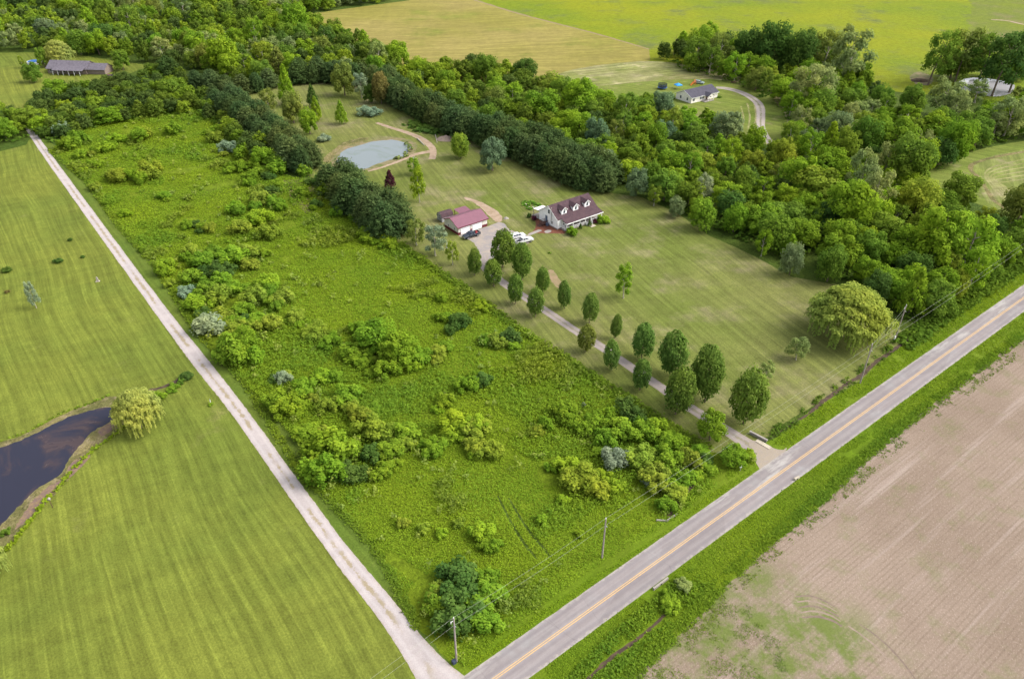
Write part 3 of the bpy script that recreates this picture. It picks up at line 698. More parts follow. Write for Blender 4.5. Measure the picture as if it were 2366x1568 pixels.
for i, (u, v, t, w, lb) in enumerate(pears):
    px_plant('oval', u, v, t, w * (random.uniform(1.0, 1.14) if i < 14 else .96), 'pear' if i not in (9,) else 'olive', 'pear_tree', lb, 'tree', GP, lean=(random.uniform(-.05, .05), random.uniform(-.05, .05)))
sp = [('broad', 1640, 1015, 945, 72, 'green', 'feathery_tree', 'feathery green young tree at the driveway edge near the road', 'tree'),
 ('airy', 1439, 689, 611, 56, 'bright', 'lawn_tree', 'light green open tree alone in the middle of the yard lawn', 'tree'),
 ('airy', 1838, 831, 778, 58, 'pale', 'lawn_tree', 'pale bushy small tree on the lawn left of the big willow', 'tree'),
 ('airy', 1767, 878, 836, 46, 'pale', 'sapling', 'faint pale sapling behind the largest dark pear tree', 'tree'),
 ('airy', 1006, 590, 519, 66, 'silver', 'silver_maple', 'silvery tree hiding the left corner of the red-roofed garage', 'tree'),
 ('airy', 1046, 612, 557, 36, 'yellow', 'young_tree', 'thin yellow-green young tree in front of the garage', 'tree'),
 ('airy', 962, 566, 505, 56, 'olive', 'wispy_tree', 'wispy olive tree at the end of the pines left of the garage', 'tree'),
 ('conic', 902, 434, 391, 31, 'red', 'red_maple', 'dark purple-leaved small tree on the yard lawn', 'tree'),
 ('airy', 969, 468, 385, 46, 'bright', 'lawn_tree', 'tall light green tree on the lawn above the grey shed', 'tree'),
 ('airy', 957, 404, 363, 36, 'green', 'lawn_tree', 'small green tree below the middle pond dirt track', 'tree'),
 ('oval', 1064, 366, 309, 47, 'yellow', 'lime_tree', 'rounded bright lime-green tree by the bend of the pine row', 'tree'),
 ('broad', 1137, 394, 314, 66, 'bluish', 'maple_tree', 'large round grey-green maple on the lawn in front of the pine row', 'tree'),
 ('broad', 1469, 453, 386, 58, 'bluish', 'maple_tree', 'round grey-green tree just right of the end of the pine row', 'tree'),
 ('airy', 1511, 476, 427, 41, 'yellow', 'young_tree', 'thin yellow-green tree with bare pale trunk at the wood edge', 'tree'),
 ('broad', 1561, 500, 454, 40, 'bluish', 'wood_edge_tree', 'small grey-green tree at the wood edge beside the thin-trunked tree', 'tree'),
 ('broad', 1618, 528, 456, 70, 'green', 'wood_edge_tree', 'broad round green tree bulging out of the wood onto the yard', 'tree'),
 ('airy', 1622, 470, 402, 56, 'silver', 'silver_maple', 'silvery tree in the wood above the broad round edge tree', 'tree'),
 ('airy', 1758, 592, 532, 47, 'green', 'wood_edge_tree', 'light green small tree on the yard side of the wood, above the willow', 'tree'),
 ('broad', 1823, 634, 560, 53, 'bluish', 'wood_edge_tree', 'round tree with visible pale trunk at the wood corner', 'tree'),
 ('broad', 1912, 650, 566, 66, 'mid', 'wood_edge_tree', 'mid green tree directly behind the top of the big willow', 'tree'),
 ('broad', 2015, 700, 625, 62, 'dark', 'wood_edge_tree', 'dark green round tree peeping over the right of the big willow', 'tree'),
 ('conic', 2098, 724, 613, 78, 'bright', 'wood_edge_tree', 'bright green pointed tree behind the transformer pole', 'tree'),
 ('broad', 2196, 684, 622, 60, 'yellow', 'wood_edge_tree', 'yellow-green rounded tree under the power lines', 'tree'),
 # knoll above the pond
 ('conic', 667, 242, 145, 46, 'bright', 'tulip_tree', 'tallest pointed bright tree on the knoll above the pond', 'tree'),
 ('airy', 623, 262, 204, 46, 'olive', 'knoll_tree', 'olive tree at the left foot of the tallest knoll tree', 'tree'),
 ('broad', 680, 284, 210, 56, 'olive', 'knoll_tree', 'broad olive tree right in front of the tallest knoll tree', 'tree'),
 ('conic', 724, 248, 193, 32, 'dark', 'knoll_tree', 'dark pointed tree at the back of the knoll group', 'tree'),
 ('conic', 733, 280, 220, 31, 'bright', 'knoll_tree', 'slim bright tree in the middle of the knoll group', 'tree'),
 ('broad', 717, 310, 250, 46, 'bright', 'knoll_tree', 'round bright lime tree at the lower end of the knoll group', 'tree'),
 ('conic', 790, 287, 230, 34, 'green', 'knoll_tree', 'lone green tree on the grass above the pond', 'tree'),
 ('broad', 798, 221, 137, 56, 'olive', 'knoll_tree', 'big olive round tree at the back edge of the pond clearing', 'tree'),
 ('airy', 836, 227, 165, 42, 'silver', 'silver_maple', 'white-leaved silvery tree beside the brown-topped tree', 'tree'),
 ('oval', 882, 240, 167, 42, 'brown', 'brown_tree', 'brown-topped tree against the pine row', 'tree'),
 ('broad', 856, 238, 193, 38, 'dark', 'knoll_tree', 'small dark tree between the silvery and the brown-topped trees', 'tree'),
 # left lawn
 ('willow', 328, 985, 880, 114, 'willowpale', 'willow_tree', 'pale yellow willow at the tip of the left pond', 'tree'),
 ('willow', -18, 1330, 1230, 90, 'willowpale', 'willow_tree', 'pale willow cut by the left edge beside the left pond', 'tree'),
 ('airy', 85, 712, 650, 30, 'silver', 'sapling', 'pale thin young tree alone on the left lawn', 'tree'),
 ('willow', 1950, 776, 626, 196, 'willow', 'willow_tree', 'huge golden-green weeping willow at the end of the yard', 'tree'),
 ('willow', 143, 150, 75, 68, 'willowpale', 'willow_tree', 'pale weeping willow behind the dark-roofed house', 'tree'),
 ('broad', 80, 190, 143, 44, 'mid', 'lawn_tree', 'round green tree left of the dark-roofed house', 'tree'),
 ('broad', 104, 156, 106, 33, 'mid', 'lawn_tree', 'green tree between the blue pool and the pale willow', 'tree'),
 ('airy', 54, 157, 128, 14, 'yellow', 'sapling', 'tiny yellow-green sapling left of the blue-covered pool', 'tree'),
 ('broad', 286, 162, 112, 42, 'mid', 'lawn_tree', 'mid green tree right of the dark-roofed house wing', 'tree')]
for k, u, v, t, w, c, nm, lb, cat in sp: px_plant(k, u, v, t, w, c, nm, lb, cat)
# tall trees by the far pond with bare lower stems
def cottonwood(u, v, top, wpx, lean, lb, col='dark'):
    x, y = G(u, v); h = tree_h(x, y, top); w = wpx * depth(x, y, h * .6) / F
    o = empty('cottonwood', (x, y, 0), 0); o.rotation_euler = (0, lean, random.uniform(-.3, .3)); c = jit(COLR[col])
    pr = proto('airy', random.randrange(4))
    k = obj('crown', pr[0], o); k.location = (0, 0, h * .05); k.scale = (w * 1.15, w * 1.15, h * .95); k.color = c
    V, Fc = trunk_geo(.45, .92, .020, 7, .25, (0, 0), 3)
    tm = bpy.data.meshes.new('tall_trunk'); tm.from_pydata(V, [], Fc); tm.update(); tm.materials.append(M['bark'])
    k = obj('trunk', tm, o); k.scale = (h * .75, h * .75, h)
    tag(o, lb, 'tree', 'tall bare-stemmed trees round the white pond')
cottonwood(2143, 196, 66, 74, R(9), 'leaning tall tree by the brown ditch bank, left of the white pond', 'mid')
cottonwood(2205, 190, 62, 100, R(4), 'wide tall tree behind the left end of the white pond', 'olive')
cottonwood(2255, 200, 78, 84, R(5), 'tall tree at the back middle of the white pond', 'mid')
cottonwood(2290, 222, 70, 100, R(6), 'tall dark tree with stems against the white pond', 'dark')
cottonwood(2330, 214, 66, 96, R(4), 'tall tree over the right end of the white pond', 'mid')
big = [('airy', 1950, 200, 58, 112, 'pale', 'tall pale grey-green tree rising above the creekside wood'),
 ('airy', 1866, 258, 145, 116, 'pale', 'large pale tree with white limbs beside the ranch driveway'),
 ('broad', 1722, 160, 62, 84, 'dark', 'dark oak, left of the pair behind the ranch house'),
 ('broad', 1778, 168, 46, 92, 'dark', 'tallest dark oak behind the ranch house'),
 ('broad', 1838, 178, 62, 80, 'dark', 'dark oak right of the tallest oak'),
 ('airy', 1900, 170, 66, 86, 'olive', 'olive tree between the dark oaks and the tall pale tree'),
 ('airy', 1660, 160, 74, 70, 'olive', 'olive tree at the left of the dark oaks'),
 ('airy', 1608, 156, 84, 76, 'mid', 'low spreading tree left of the olive tree, nearest the hay field'),
 ('airy', 2172, 272, 180, 100, 'pale', 'pale tree in front of the white pond'),
 ('airy', 2318, 318, 222, 96, 'pale', 'pale tree with grey limbs right of the farm clearing edge'),
 ('broad', 2196, 376, 274, 82, 'green', 'rounded fresh green tree at the left tip of the farm clearing'),
 ('airy', 2118, 382, 298, 66, 'pale', 'pale narrow tree beside the rounded fresh green tree'),
 ('broad', 2050, 380, 270, 110, 'green', 'broad yellow-tinged tree mid creekside wood'),
 ('broad', 1986, 380, 262, 80, 'mid', 'mid green tree left of the broad yellow-tinged tree'),
 ('broad', 2100, 330, 270, 60, 'yellow', 'small yellow-green tree behind the pale narrow tree'),
 ('airy', 2036, 420, 330, 70, 'pale', 'pale tree at the fork of the farm track'),
 ('broad', 1880, 470, 386, 116, 'yellow', 'wide yellow-green tree below the end of the ranch driveway'),
 ('broad', 1945, 540, 410, 120, 'bright', 'wide bright tree in the middle of the roadside wood'),
 ('airy', 2010, 500, 386, 90, 'pale', 'pale crown beside the wide bright tree'),
 ('broad', 2150, 620, 470, 130, 'bright', 'largest bright tree of the roadside wood'),
 ('airy', 1975, 470, 340, 84, 'pale', 'tall pale crown above the wide bright tree'),
 ('broad', 1800, 400, 312, 60, 'yellow', 'yellow-green tree hiding the end of the ranch driveway')]
big += [('airy', 2250, 238, 184, 66, 'pale', 'low pale tree screening the left end of the white pond'), ('broad', 2196, 180, 118, 76, 'mid', 'rounded tree under the wide tall tree by the white pond'),
 ('broad', 2278, 180, 116, 86, 'mid', 'rounded tree on the far bank of the white pond'), ('broad', 2348, 184, 122, 70, 'dark', 'dark rounded tree at the right edge behind the white pond'), ('airy', 2352, 240, 196, 50, 'olive', 'olive bush at the right edge beside the white pond')]
for k, u, v, t, w, c, lb in big: px_plant(k, u, v, t, w, c, 'wood_tree', lb, 'tree')
# ------------------------------------------------------------------ pine rows
def along(pts, s):
    for a, b in zip(pts, pts[1:]):
        L = math.hypot(b[0] - a[0], b[1] - a[1])
        if s <= L: return (a[0] + (b[0] - a[0]) * s / L, a[1] + (b[1] - a[1]) * s / L), ((b[0] - a[0]) / L, (b[1] - a[1]) / L)
        s -= L
    return None, None
ORD = lambda n: '%d%s' % (n, 'th' if 10 <= n % 100 <= 20 else {1: 'st', 2: 'nd', 3: 'rd'}.get(n % 10, 'th'))
def pine_row(line, rows, gap, h, nm, start):
    P = [G(*p) for p in line]
    for r in range(rows):
        s = random.uniform(0, 2); k = 0
        while True:
            p, t = along(P, s)
            if p is None: break
            off = (r - (rows - 1) / 2) * 5.4 + random.uniform(-.7, .7); k += 1
            hh = h * random.uniform(.82, 1.12)
            place = '' if rows == 1 else (('front', 'back') if rows == 2 else ('front', 'middle', 'back'))[r] + ' line of '
            plant_at('pine', p[0] - t[1] * off, p[1] + t[0] * off, hh, hh * random.uniform(.72, .98), random.choice(['pine', 'pine', 'pine2']), 'pine_tree', f'dark pine, {ORD(k)} from {start}, {place}{nm}', 'pine', nm)
            s += gap * random.uniform(.85, 1.15)
pine_row([(1128, 318), (1200, 349), (1265, 377), (1330, 407), (1395, 440)], 3, 5.6, 10.5, 'long row by white house', 'the maple end')
pine_row([(880, 200), (915, 228), (955, 256), (1005, 280), (1065, 306), (1100, 322)], 2, 5.8, 10.5, 'curved row above pond', 'the brown tree')
pine_row([(510, 240), (560, 278), (610, 312), (655, 348), (695, 381), (716, 394)], 2, 6.0, 10.0, 'row left of pond', 'the forest end')
pine_row([(782, 440), (824, 474), (868, 510), (914, 548)], 2, 5.6, 10.5, 'row left of garage', 'the pond end')
pine_row([(455, 214), (520, 218), (575, 218), (640, 200)], 1, 7.0, 10.5, 'clump behind the knoll', 'the meadow side')
pine_row([(690, 190), (770, 186), (850, 196)], 2, 7.5, 10.5, 'rows behind pond clearing', 'the knoll side')

# ------------------------------------------------------------------ woods
LM = {'the white house': (1310, 530), 'the red-roofed garage': (1075, 530), 'the ranch house': (1610, 235), 'the trampoline': (1530, 205), 'the big willow': (1950, 776),
      'the white pond': (2280, 205), 'the dark-roofed house': (170, 165), 'the gravel lane top': (60, 290), 'the middle pond': (865, 355), 'the knoll trees': (690, 260),
      'the golden field corner': (1499, 120), 'the road at right edge': (2366, 600), 'the golden field far end': (690, 50),
      'the farm clearing': (2300, 400), 'the ranch drive bend': (1757, 270), 'the maple by the pines': (1137, 394), 'the far pale willow': (143, 150),
      'the top left corner': (20, 20), 'the clearing tip': (2196, 376), 'the wide bright tree': (1945, 540)}
LMW = {k: G(*v) for k, v in LM.items()}
woods = [
 ('left forest', [(-60, 0), (-60, 118), (60, 122), (250, 132), (345, 146), (440, 165), (560, 200), (640, 190), (700, 178), (850, 180), (900, 190), (935, 155), (860, 122), (790, 92), (700, 60), (660, 46), (720, 32), (800, 18), (900, 4), (960, -8), (900, -26), (600, -26), (-60, -30)], 8.0, 1.0),
 ('wood above the meadow', [(62, 285), (75, 300), (120, 330), (200, 300), (330, 275), (450, 262), (520, 300), (590, 380), (640, 405), (660, 385), (600, 330), (545, 290), (500, 245), (440, 190), (350, 165), (300, 195), (220, 205), (130, 218), (95, 235), (70, 262)], 5.6, .72),
 ('wood behind the pines', [(935, 170), (1050, 160), (1130, 158), (1205, 180), (1290, 215), (1400, 245), (1500, 252), (1560, 270), (1650, 302), (1735, 345), (1800, 372), (1880, 410), (1900, 560), (1830, 615), (1740, 568), (1640, 524), (1560, 478), (1470, 430), (1400, 395), (1330, 362), (1250, 330), (1160, 298), (1100, 285), (1040, 255), (980, 225), (930, 195)], 6.9, .85),
 ('creekside wood', [(1515, 132), (1600, 172), (1700, 192), (1800, 255), (1835, 300), (1815, 352), (1880, 400), (1990, 420), (2080, 445), (2150, 405), (2190, 380), (2260, 345), (2366, 318), (2430, 300), (2430, 225), (2330, 268), (2220, 282), (2120, 285), (2040, 262), (2010, 200), (1940, 150), (1800, 120), (1600, 118)], 8.2, 1.0),
 ('roadside wood', [(1890, 410), (1900, 600), (1960, 650), (2030, 700), (2085, 740), (2150, 730), (2240, 670), (2366, 580), (2450, 520), (2450, 505), (2300, 500), (2200, 475), (2060, 440)], 7.8, .9),
 ('left edge clump', [(-80, 350), (0, 338), (58, 325), (62, 300), (20, 262), (-80, 262)], 6.0, .85)]
taken = []
W = []
def free(x, y, d):
    return all((x - a) ** 2 + (y - b) ** 2 > (d * .5 + c * .5) ** 2 for a, b, c in taken)
for o in list(COL.objects):
    if o.get('category') == 'tree': taken.append((o.location.x, o.location.y, 4.0))
    if o.get('category') == 'pine': taken.append((o.location.x, o.location.y, 4.5))
for nm, pl, gap, hs in woods:
    PW = [G(*p) for p in pl]; xs = [p[0] for p in PW]; ys = [p[1] for p in PW]
    area = (max(xs) - min(xs)) * (max(ys) - min(ys)); mine = []
    cellg = {}
    for _ in range(int(area / gap ** 2 * 12)):
        x = random.uniform(min(xs), max(xs)); y = random.uniform(min(ys), max(ys))
        if not inpoly(x, y, PW): continue
        q = mnoise.noise(Vector((x * .02, y * .02, 3)))
        g = gap * (1 + .3 * q) * random.uniform(.7, 1.3)
        ci, cj = int(x // 12), int(y // 12); ok = True
        for a in (-1, 0, 1):
            for b in (-1, 0, 1):
                for (px_, py_, pg) in cellg.get((ci + a, cj + b), ()):
                    if (x - px_) ** 2 + (y - py_) ** 2 < (.5 * (g + pg)) ** 2: ok = False; break
                if not ok: break
            if not ok: break
        if not ok or not all((x - a) ** 2 + (y - b) ** 2 > (g * .5 + c * .3) ** 2 for a, b, c in taken): continue
        cellg.setdefault((ci, cj), []).append((x, y, g))
        em = 1.35 if random.random() < .13 else 1; h = g * random.uniform(.85, 1.5) * hs * em + 1.5
        w = g * random.uniform(1.1, 1.5) * em ** .8
        r = random.random() + .25 * mnoise.noise(Vector((x * .015, y * .015, 9)))
        col = 'dark' if r < .10 else 'mid' if r < .36 else 'green' if r < .62 else 'bright' if r < .84 else 'yellow' if r < .91 else 'olive' if r < .96 else 'bluish'
        if nm == 'wood above the meadow' and random.random() < .4: col = random.choice(['dark', 'bluish', 'dark', 'mid'])
        if nm in ('left forest', 'creekside wood') and r > .8 and random.random() < .6: col = 'pale'
        kd = 'airy' if col in ('pale', 'silver') or random.random() < .2 else 'conic' if random.random() < .07 else 'broad'
        W.append((nm, x, y, h, w, col, kd))
def on_px(x, y, h):
    u, v = proj(x, y, h * .6); return -40 < u < 2406 and -25 < v < 1600
W = [t for t in W if on_px(t[1], t[2], t[3])]
# the lawn in front of the ranch house stays open down to the edge of the wood
def hides(t, u0, u1, vb, vt):
    u, v = proj(t[1], t[2]); return u0 < u < u1 and v > vb and proj(t[1], t[2], t[3])[1] < vt
W = [t for t in W if not hides(t, 1535, 1680, 225, 242)]
W.sort(key=lambda t: -t[4] * t[3] / depth(t[1], t[2]) ** 2)
NEAR, FAR = W[:270], W[270:]
def unique_labels(items, fmt):
    """items: list of dicts with x,y,key; numbers each kind by distance from its closest landmark"""
    gr = {}
    for t in items:
        t['lm'] = min(LMW, key=lambda k: (LMW[k][0] - t['x']) ** 2 + (LMW[k][1] - t['y']) ** 2)
        gr.setdefault((t['key'], t['lm']), []).append(t)
    for (k, lm), L in gr.items():
        L.sort(key=lambda t: (LMW[lm][0] - t['x']) ** 2 + (LMW[lm][1] - t['y']) ** 2)
        for i, t in enumerate(L):
            t['label'] = fmt(t, lm, ('closest to' if i == 0 else ORD(i + 1) + ' closest to') if len(L) > 1 else 'only one near')
def shape_word(kd, h, w):
    return {'conic': 'pointed', 'airy': 'open-crowned', 'broad': 'tall' if h > w * .98 else 'broad'}[kd]
items = [dict(x=t[1], y=t[2], t=t, key=(t[0], WORD[t[5]], shape_word(t[6], t[3], t[4]))) for t in NEAR]
unique_labels(items, lambda t, lm, o: f"{t['key'][1]} {t['key'][2]} tree, {t['key'][0]}, {o} {lm}"[:150])
for t in items:
    n_, x, y, h, w, col, kd = t['t']
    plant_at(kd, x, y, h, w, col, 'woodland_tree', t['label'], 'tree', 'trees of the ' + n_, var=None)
# the remaining, farther trees read as one mass
GREY = {}
def merged(name, L, tint_col, label, kind='stuff', keep=.40):
    PP, NN, SS, TT = [], [], [], []
    for (nm, x, y, h, w, col, kd) in L:
        P_, N_, S_, T_ = proto(kd, random.randrange(SPEC[kd][0]))[3]
        idx = np.random.default_rng(int(abs(x * 31 + y * 7))).random(len(P_)) < keep
        a = random.uniform(0, 6.28); ca, sa = math.cos(a), math.sin(a)
        p = P_[idx]; q = np.stack([(p[:, 0] * ca - p[:, 1] * sa) * w + x, (p[:, 0] * sa + p[:, 1] * ca) * w + y, p[:, 2] * h], 1)
        nn = N_[idx]; n2 = np.stack([nn[:, 0] * ca - nn[:, 1] * sa, nn[:, 0] * sa + nn[:, 1] * ca, nn[:, 2]], 1)
        PP.append(q); NN.append(n2); SS.append(S_[idx] * (w + h) * .5 * 1.5); TT.append(T_[idx] + random.uniform(-.22, .22))
    me = quads_mesh(name, *[np.concatenate(z) for z in (PP, NN, SS, TT)])
    o = obj(name, me); o.color = (*tint_col, 1); tag(o, label, kind=kind); return o
for cg, cl_, lb in ((('dark', 'bluish'), (.085, .135, .030), 'darkest far trees of the woods reading as one mass'), (('mid', 'olive'), (.125, .190, .026), 'mid green far trees of the woods reading as one mass'),
        (('green',), (.155, .245, .022), 'fresh green far trees of the woods reading as one mass'), (('bright', 'yellow'), (.200, .290, .026), 'yellow-green far trees of the woods reading as one mass'), (('pale', 'silver'), (.21, .27, .09), 'pale far trees of the woods reading as one mass')):
    L = [t for t in FAR if t[5] in cg]
    if L: merged('distant_woods', L, cl_, lb)
# undergrowth beneath and along the edges of the woods
def scatter_np(poly, n, seed, f=None):
    rg = np.random.default_rng(seed); P = np.array(poly); mn, mx = P.min(0), P.max(0)
    X = rg.uniform(mn[0], mx[0], n); Y = rg.uniform(mn[1], mx[1], n); k = inpoly_np(X, Y, poly)
    return X[k], Y[k]
def area(poly): return abs(sum(poly[i][0] * poly[i - 1][1] - poly[i - 1][0] * poly[i][1] for i in range(len(poly)))) / 2
def nz(X, Y, s, z): return np.array([mnoise.noise(Vector((x * s, y * s, z))) for x, y in zip(X, Y)])
def tufts(name, poly, dens, hgt, size, col, label, seed, per=4, clump=.35, thr=-9, ns=.09, tint=(.5, .2), cat=None):
    """weedy growth: little sprays of leaves set all over a patch of ground"""
    P = np.array(poly); mn, mx = P.min(0), P.max(0); n = int((mx[0] - mn[0]) * (mx[1] - mn[1]) * dens)
    X, Y = scatter_np(poly, n, seed)
    q = nz(X, Y, ns, seed * .7) + .5 * nz(X, Y, ns * 3.3, seed * .3)
    if AVOID:
        bad = np.zeros(len(X), bool)
        for pl_, wd_ in AVOID:
            if wd_ is None: bad |= inpoly_np(X, Y, pl_); continue
            for (ax, ay), (bx2, by2) in zip(pl_, pl_[1:]):
                L2 = (bx2 - ax) ** 2 + (by2 - ay) ** 2; tt = np.clip(((X - ax) * (bx2 - ax) + (Y - ay) * (by2 - ay)) / L2, 0, 1)
                bad |= (X - ax - tt * (bx2 - ax)) ** 2 + (Y - ay - tt * (by2 - ay)) ** 2 < wd_ ** 2
        X, Y, q = X[~bad], Y[~bad], q[~bad]
    rg = np.random.default_rng(seed + 5); dp = Y * math.cos(TH) + CH * math.sin(TH); far = np.clip(dp / 120, 1, 3.2)
    k = (q > thr) & (rg.random(len(X)) < 1 / far ** 1.3); X, Y, q, far = X[k], Y[k], q[k], far[k]
    rg = np.random.default_rng(seed + 1); m = len(X)
    H = hgt * rg.uniform(.35, 1.25, m) * (1 + .9 * np.clip(q, -.6, 1)); X = np.repeat(X, per); Y = np.repeat(Y, per); H = np.repeat(H, per); Q = np.repeat(q, per); base = np.repeat(rg.normal(0, .5, m), per); FR = np.repeat(far, per)
    k = len(X); X = X + rg.normal(0, clump * .5, k); Y = Y + rg.normal(0, clump * .5, k); Z = H * rg.uniform(.25, 1, k) + .04
    N_ = np.stack([rg.normal(0, .38, k), rg.normal(0, .38, k), rg.uniform(.45, 1, k)], 1)
    me = quads_mesh(name, np.stack([X, Y, Z], 1), N_, size * FR ** .65 * rg.uniform(.5, 1.4, k), tint[0] + tint[1] * (base * .5 + rg.normal(0, .5, k)) + .18 * Q, 1.3)
    o = obj(name, me); o.color = (*[c * TF for c in col], 1); return tag(o, label, kind='stuff')
TF = 1.75
mw = [G(*p) for p in meadow]
AVOID = [([G(*p) for p in L], w) for L, w in (([(1552, 1405), (1536, 1420), (1512, 1442), (1470, 1478), (1406, 1522), (1362, 1565), (1320, 1600)], .55),
    ([(2100, 782), (2060, 812), (2020, 838), (1990, 868), (1960, 885), (1925, 910), (1895, 932), (1870, 955), (1845, 970)], .45), ([(1620, 1098), (1600, 1120), (1575, 1150), (1555, 1170), (1545, 1195)], .5),
    ([(1150, 1145), (1185, 1215), (1215, 1262), (1240, 1290)], .28), ([(1175, 1150), (1220, 1225), (1255, 1265), (1270, 1285)], .28), ([(905, 1290), (960, 1330), (985, 1345)], 1.3),
    ([(1745, 1095), (1748, 1050), (1720, 1018), (1745, 1010), (1780, 1026), (1830, 1030), (1800, 1090)], None), ([(1010, 1500), (1090, 1545), (1110, 1620), (960, 1620)], None))]
tufts('tall_grass', mw, 15.0, .36, .125, (.120, .182, .013), 'rough tall grass and weeds of the overgrown meadow', 11, 3, .3, thr=-.6, tint=(.50, .20), ns=.05)
tufts('meadow_weeds', mw, 7.0, .8, .18, (.100, .162, .014), 'taller weedy patches of the overgrown meadow', 12, 4, .45, thr=.12, tint=(.48, .24), ns=.033)
tufts('meadow_saplings', mw, .055, 1.5, .26, (.125, .165, .030), 'pale sprigs and young saplings of the overgrown meadow', 19, 16, .65, thr=-.1, tint=(.55, .25), ns=.03)
tufts('meadow_brambles', mw, 4.0, 1.15, .24, (.098, .138, .017), 'bramble and sapling patches of the overgrown meadow', 17, 6, .8, thr=.34, tint=(.45, .35), ns=.06)
for i, (nm, pl, gap, hs_) in enumerate(woods):
    if 'forest' in nm: continue
    P_ = [G(*p) for p in pl]
    tufts('undergrowth', P_, .9 if i in (1, 2, 4) else .4, 1.8, .45, (.062, .105, .012), 'bushy undergrowth of the ' + nm, 20 + i, 5, 1.6, tint=(.4, .35))

# ------------------------------------------------------------------ meadow shrubs
sh = """600 470 55 y|540 490 40 y|640 478 42 g|628 450 36 d|600 520 60 y|558 540 50 y|622 552 52 y|485 535 36 y|432 528 32 g|
540 615 72 y|470 620 60 g|572 600 62 y|515 638 56 d|580 622 46 y|495 598 50 g|440 590 40 y|
382 632 52 g|392 662 26 y|442 652 46 g|474 680 46 g|430 684 40 s|455 715 64 y|505 700 62 y|540 676 50 y|588 702 56 y|560 730 50 y|622 672 60 y|652 700 52 y|482 768 76 s|516 748 62 y|536 842 84 G|566 812 60 G|552 772 60 y|622 760 56 y|600 750 46 y|684 742 46 y|722 782 50 y|764 800 50 y|
870 812 84 G|922 842 80 G|972 836 62 g|900 868 62 G|1012 822 50 y|842 786 60 g|820 830 60 g|1060 752 56 d|1020 742 30 g|1112 718 40 y|1020 697 30 g|1182 790 46 d|1150 800 50 y|
702 912 62 g|655 884 40 s|744 880 50 y|672 962 72 y|642 944 60 g|704 1014 62 g|768 1068 108 G|748 1116 92 G|832 974 62 y|862 1012 80 y|902 1054 70 g|884 1100 60 g|942 1012 60 g|800 930 60 g|760 950 50 y|
1052 998 80 y|1102 1012 76 y|1132 1054 60 y|1082 902 54 g|1114 890 50 d|1028 940 44 g|1000 1052 60 g|
1312 974 62 g|1382 988 62 g|1452 972 72 d|1434 1014 78 y|1502 1012 72 y|1552 1034 62 y|1342 1126 92 y|1384 1146 62 y|1310 1092 62 y|1482 1076 72 y|1542 1086 72 y|1594 1078 60 y|1512 1126 72 y|1562 1156 60 y|1584 1114 50 g|1500 1122 34 s|1632 1092 50 g|1540 1178 46 G|1694 1072 56 G|1728 1058 36 G|1400 1030 60 g|1260 990 40 g|1620 1050 44 g|
1064 1372 112 d|1114 1404 96 g|1022 1412 78 g|1052 1450 112 d|1120 1350 62 g|1002 1390 46 y|1090 1430 70 g|1112 1244 60 y|1140 1272 40 g|980 1230 30 y|932 1216 30 y|1252 1208 30 y|1300 1160 30 y|1060 1216 30 y|1020 1240 28 y|1340 1240 24 y|
330 582 22 g|160 345 50 g|185 365 36 y|215 385 26 g|245 350 40 g|140 310 46 s|270 330 36 y|330 320 46 y|400 310 40 g|250 470 26 g|290 500 30 y|220 440 30 y|190 400 26 y|345 410 60 y|270 420 50 y|380 460 30 g|180 330 40 g|
500 330 44 y|530 352 44 s|520 300 40 y|560 365 50 g|600 400 40 g|580 420 40 g|640 402 56 Y|700 404 40 g|560 395 44 g|500 310 36 g|740 430 40 d|700 455 36 g|760 455 40 G|800 480 40 g|830 510 46 g|860 540 46 g|890 560 44 y|850 562 34 g|780 500 36 g|730 478 30 d|640 440 30 G|
905 575 34 y|870 520 40 G|1548 1410 46 G|1542 1392 40 G|1580 1362 40 w|"""
KC = {'y': 'yellow', 'b': 'bright', 'g': 'green', 's': 'silver', 'd': 'dark', 'G': 'green', 'Y': 'bright', 'w': 'pale'}
LM2 = {'the red-roofed garage': (1059, 543), 'the lane-mouth pole': (1055, 1527), 'the meadow pole': (1391, 1288), 'the driveway mouth': (1755, 1060),
       'the pale lawn willow': (328, 985), 'the gravel lane bulge': (461, 835), 'the gravel lane top': (72, 308), 'the middle pond': (800, 390), 'the huge weeping willow': (1950, 776),
       'the long headwall': (1526, 1347), 'the slimmest pear tree': (1420, 782), 'the grey stone marker': (226, 641), 'the green pipe post': (487, 928)}
SI = []
for s in sh.replace('\n', '').split('|'):
    if not s.strip(): continue
    u, v, w, c = s.split(); u, v, w = int(u), int(v), int(w); x, y = G(u, v); wm = w * depth(x, y, 1) / F
    SI.append(dict(x=x, y=y, w=wm, c='b' if c == 'y' and random.random() < .5 else c, big=w > 75))
for t in [q for q in SI for _ in (0, 1)]:
    if t['w'] > 2.6 and random.random() < .60:
        a = random.uniform(0, 6.283); q = random.uniform(.45, .8)
        nx_, ny_ = t['x'] + math.cos(a) * t['w'] * .62, t['y'] + math.sin(a) * t['w'] * .62
        if not all(inpoly(nx_ + c_ * 2.5, ny_ + s_ * 2.5, mw) for c_, s_ in ((1, 0), (-1, 0), (0, 1), (0, -1))): continue
        SI.append(dict(x=nx_, y=ny_, w=t['w'] * q, c=random.choice('ybbgdGg'), big=False))
LMW_old = LMW; LMW = {k: G(*v) for k, v in LM2.items()}
for t in SI: t['key'] = (WORD[KC[t['c']]], 'big' if t['w'] > 5.2 else 'medium' if t['w'] > 3.3 else 'small')
unique_labels(SI, lambda t, lm, o: f"{t['key'][1]} {t['key'][0]} meadow shrub, {o} {lm}")
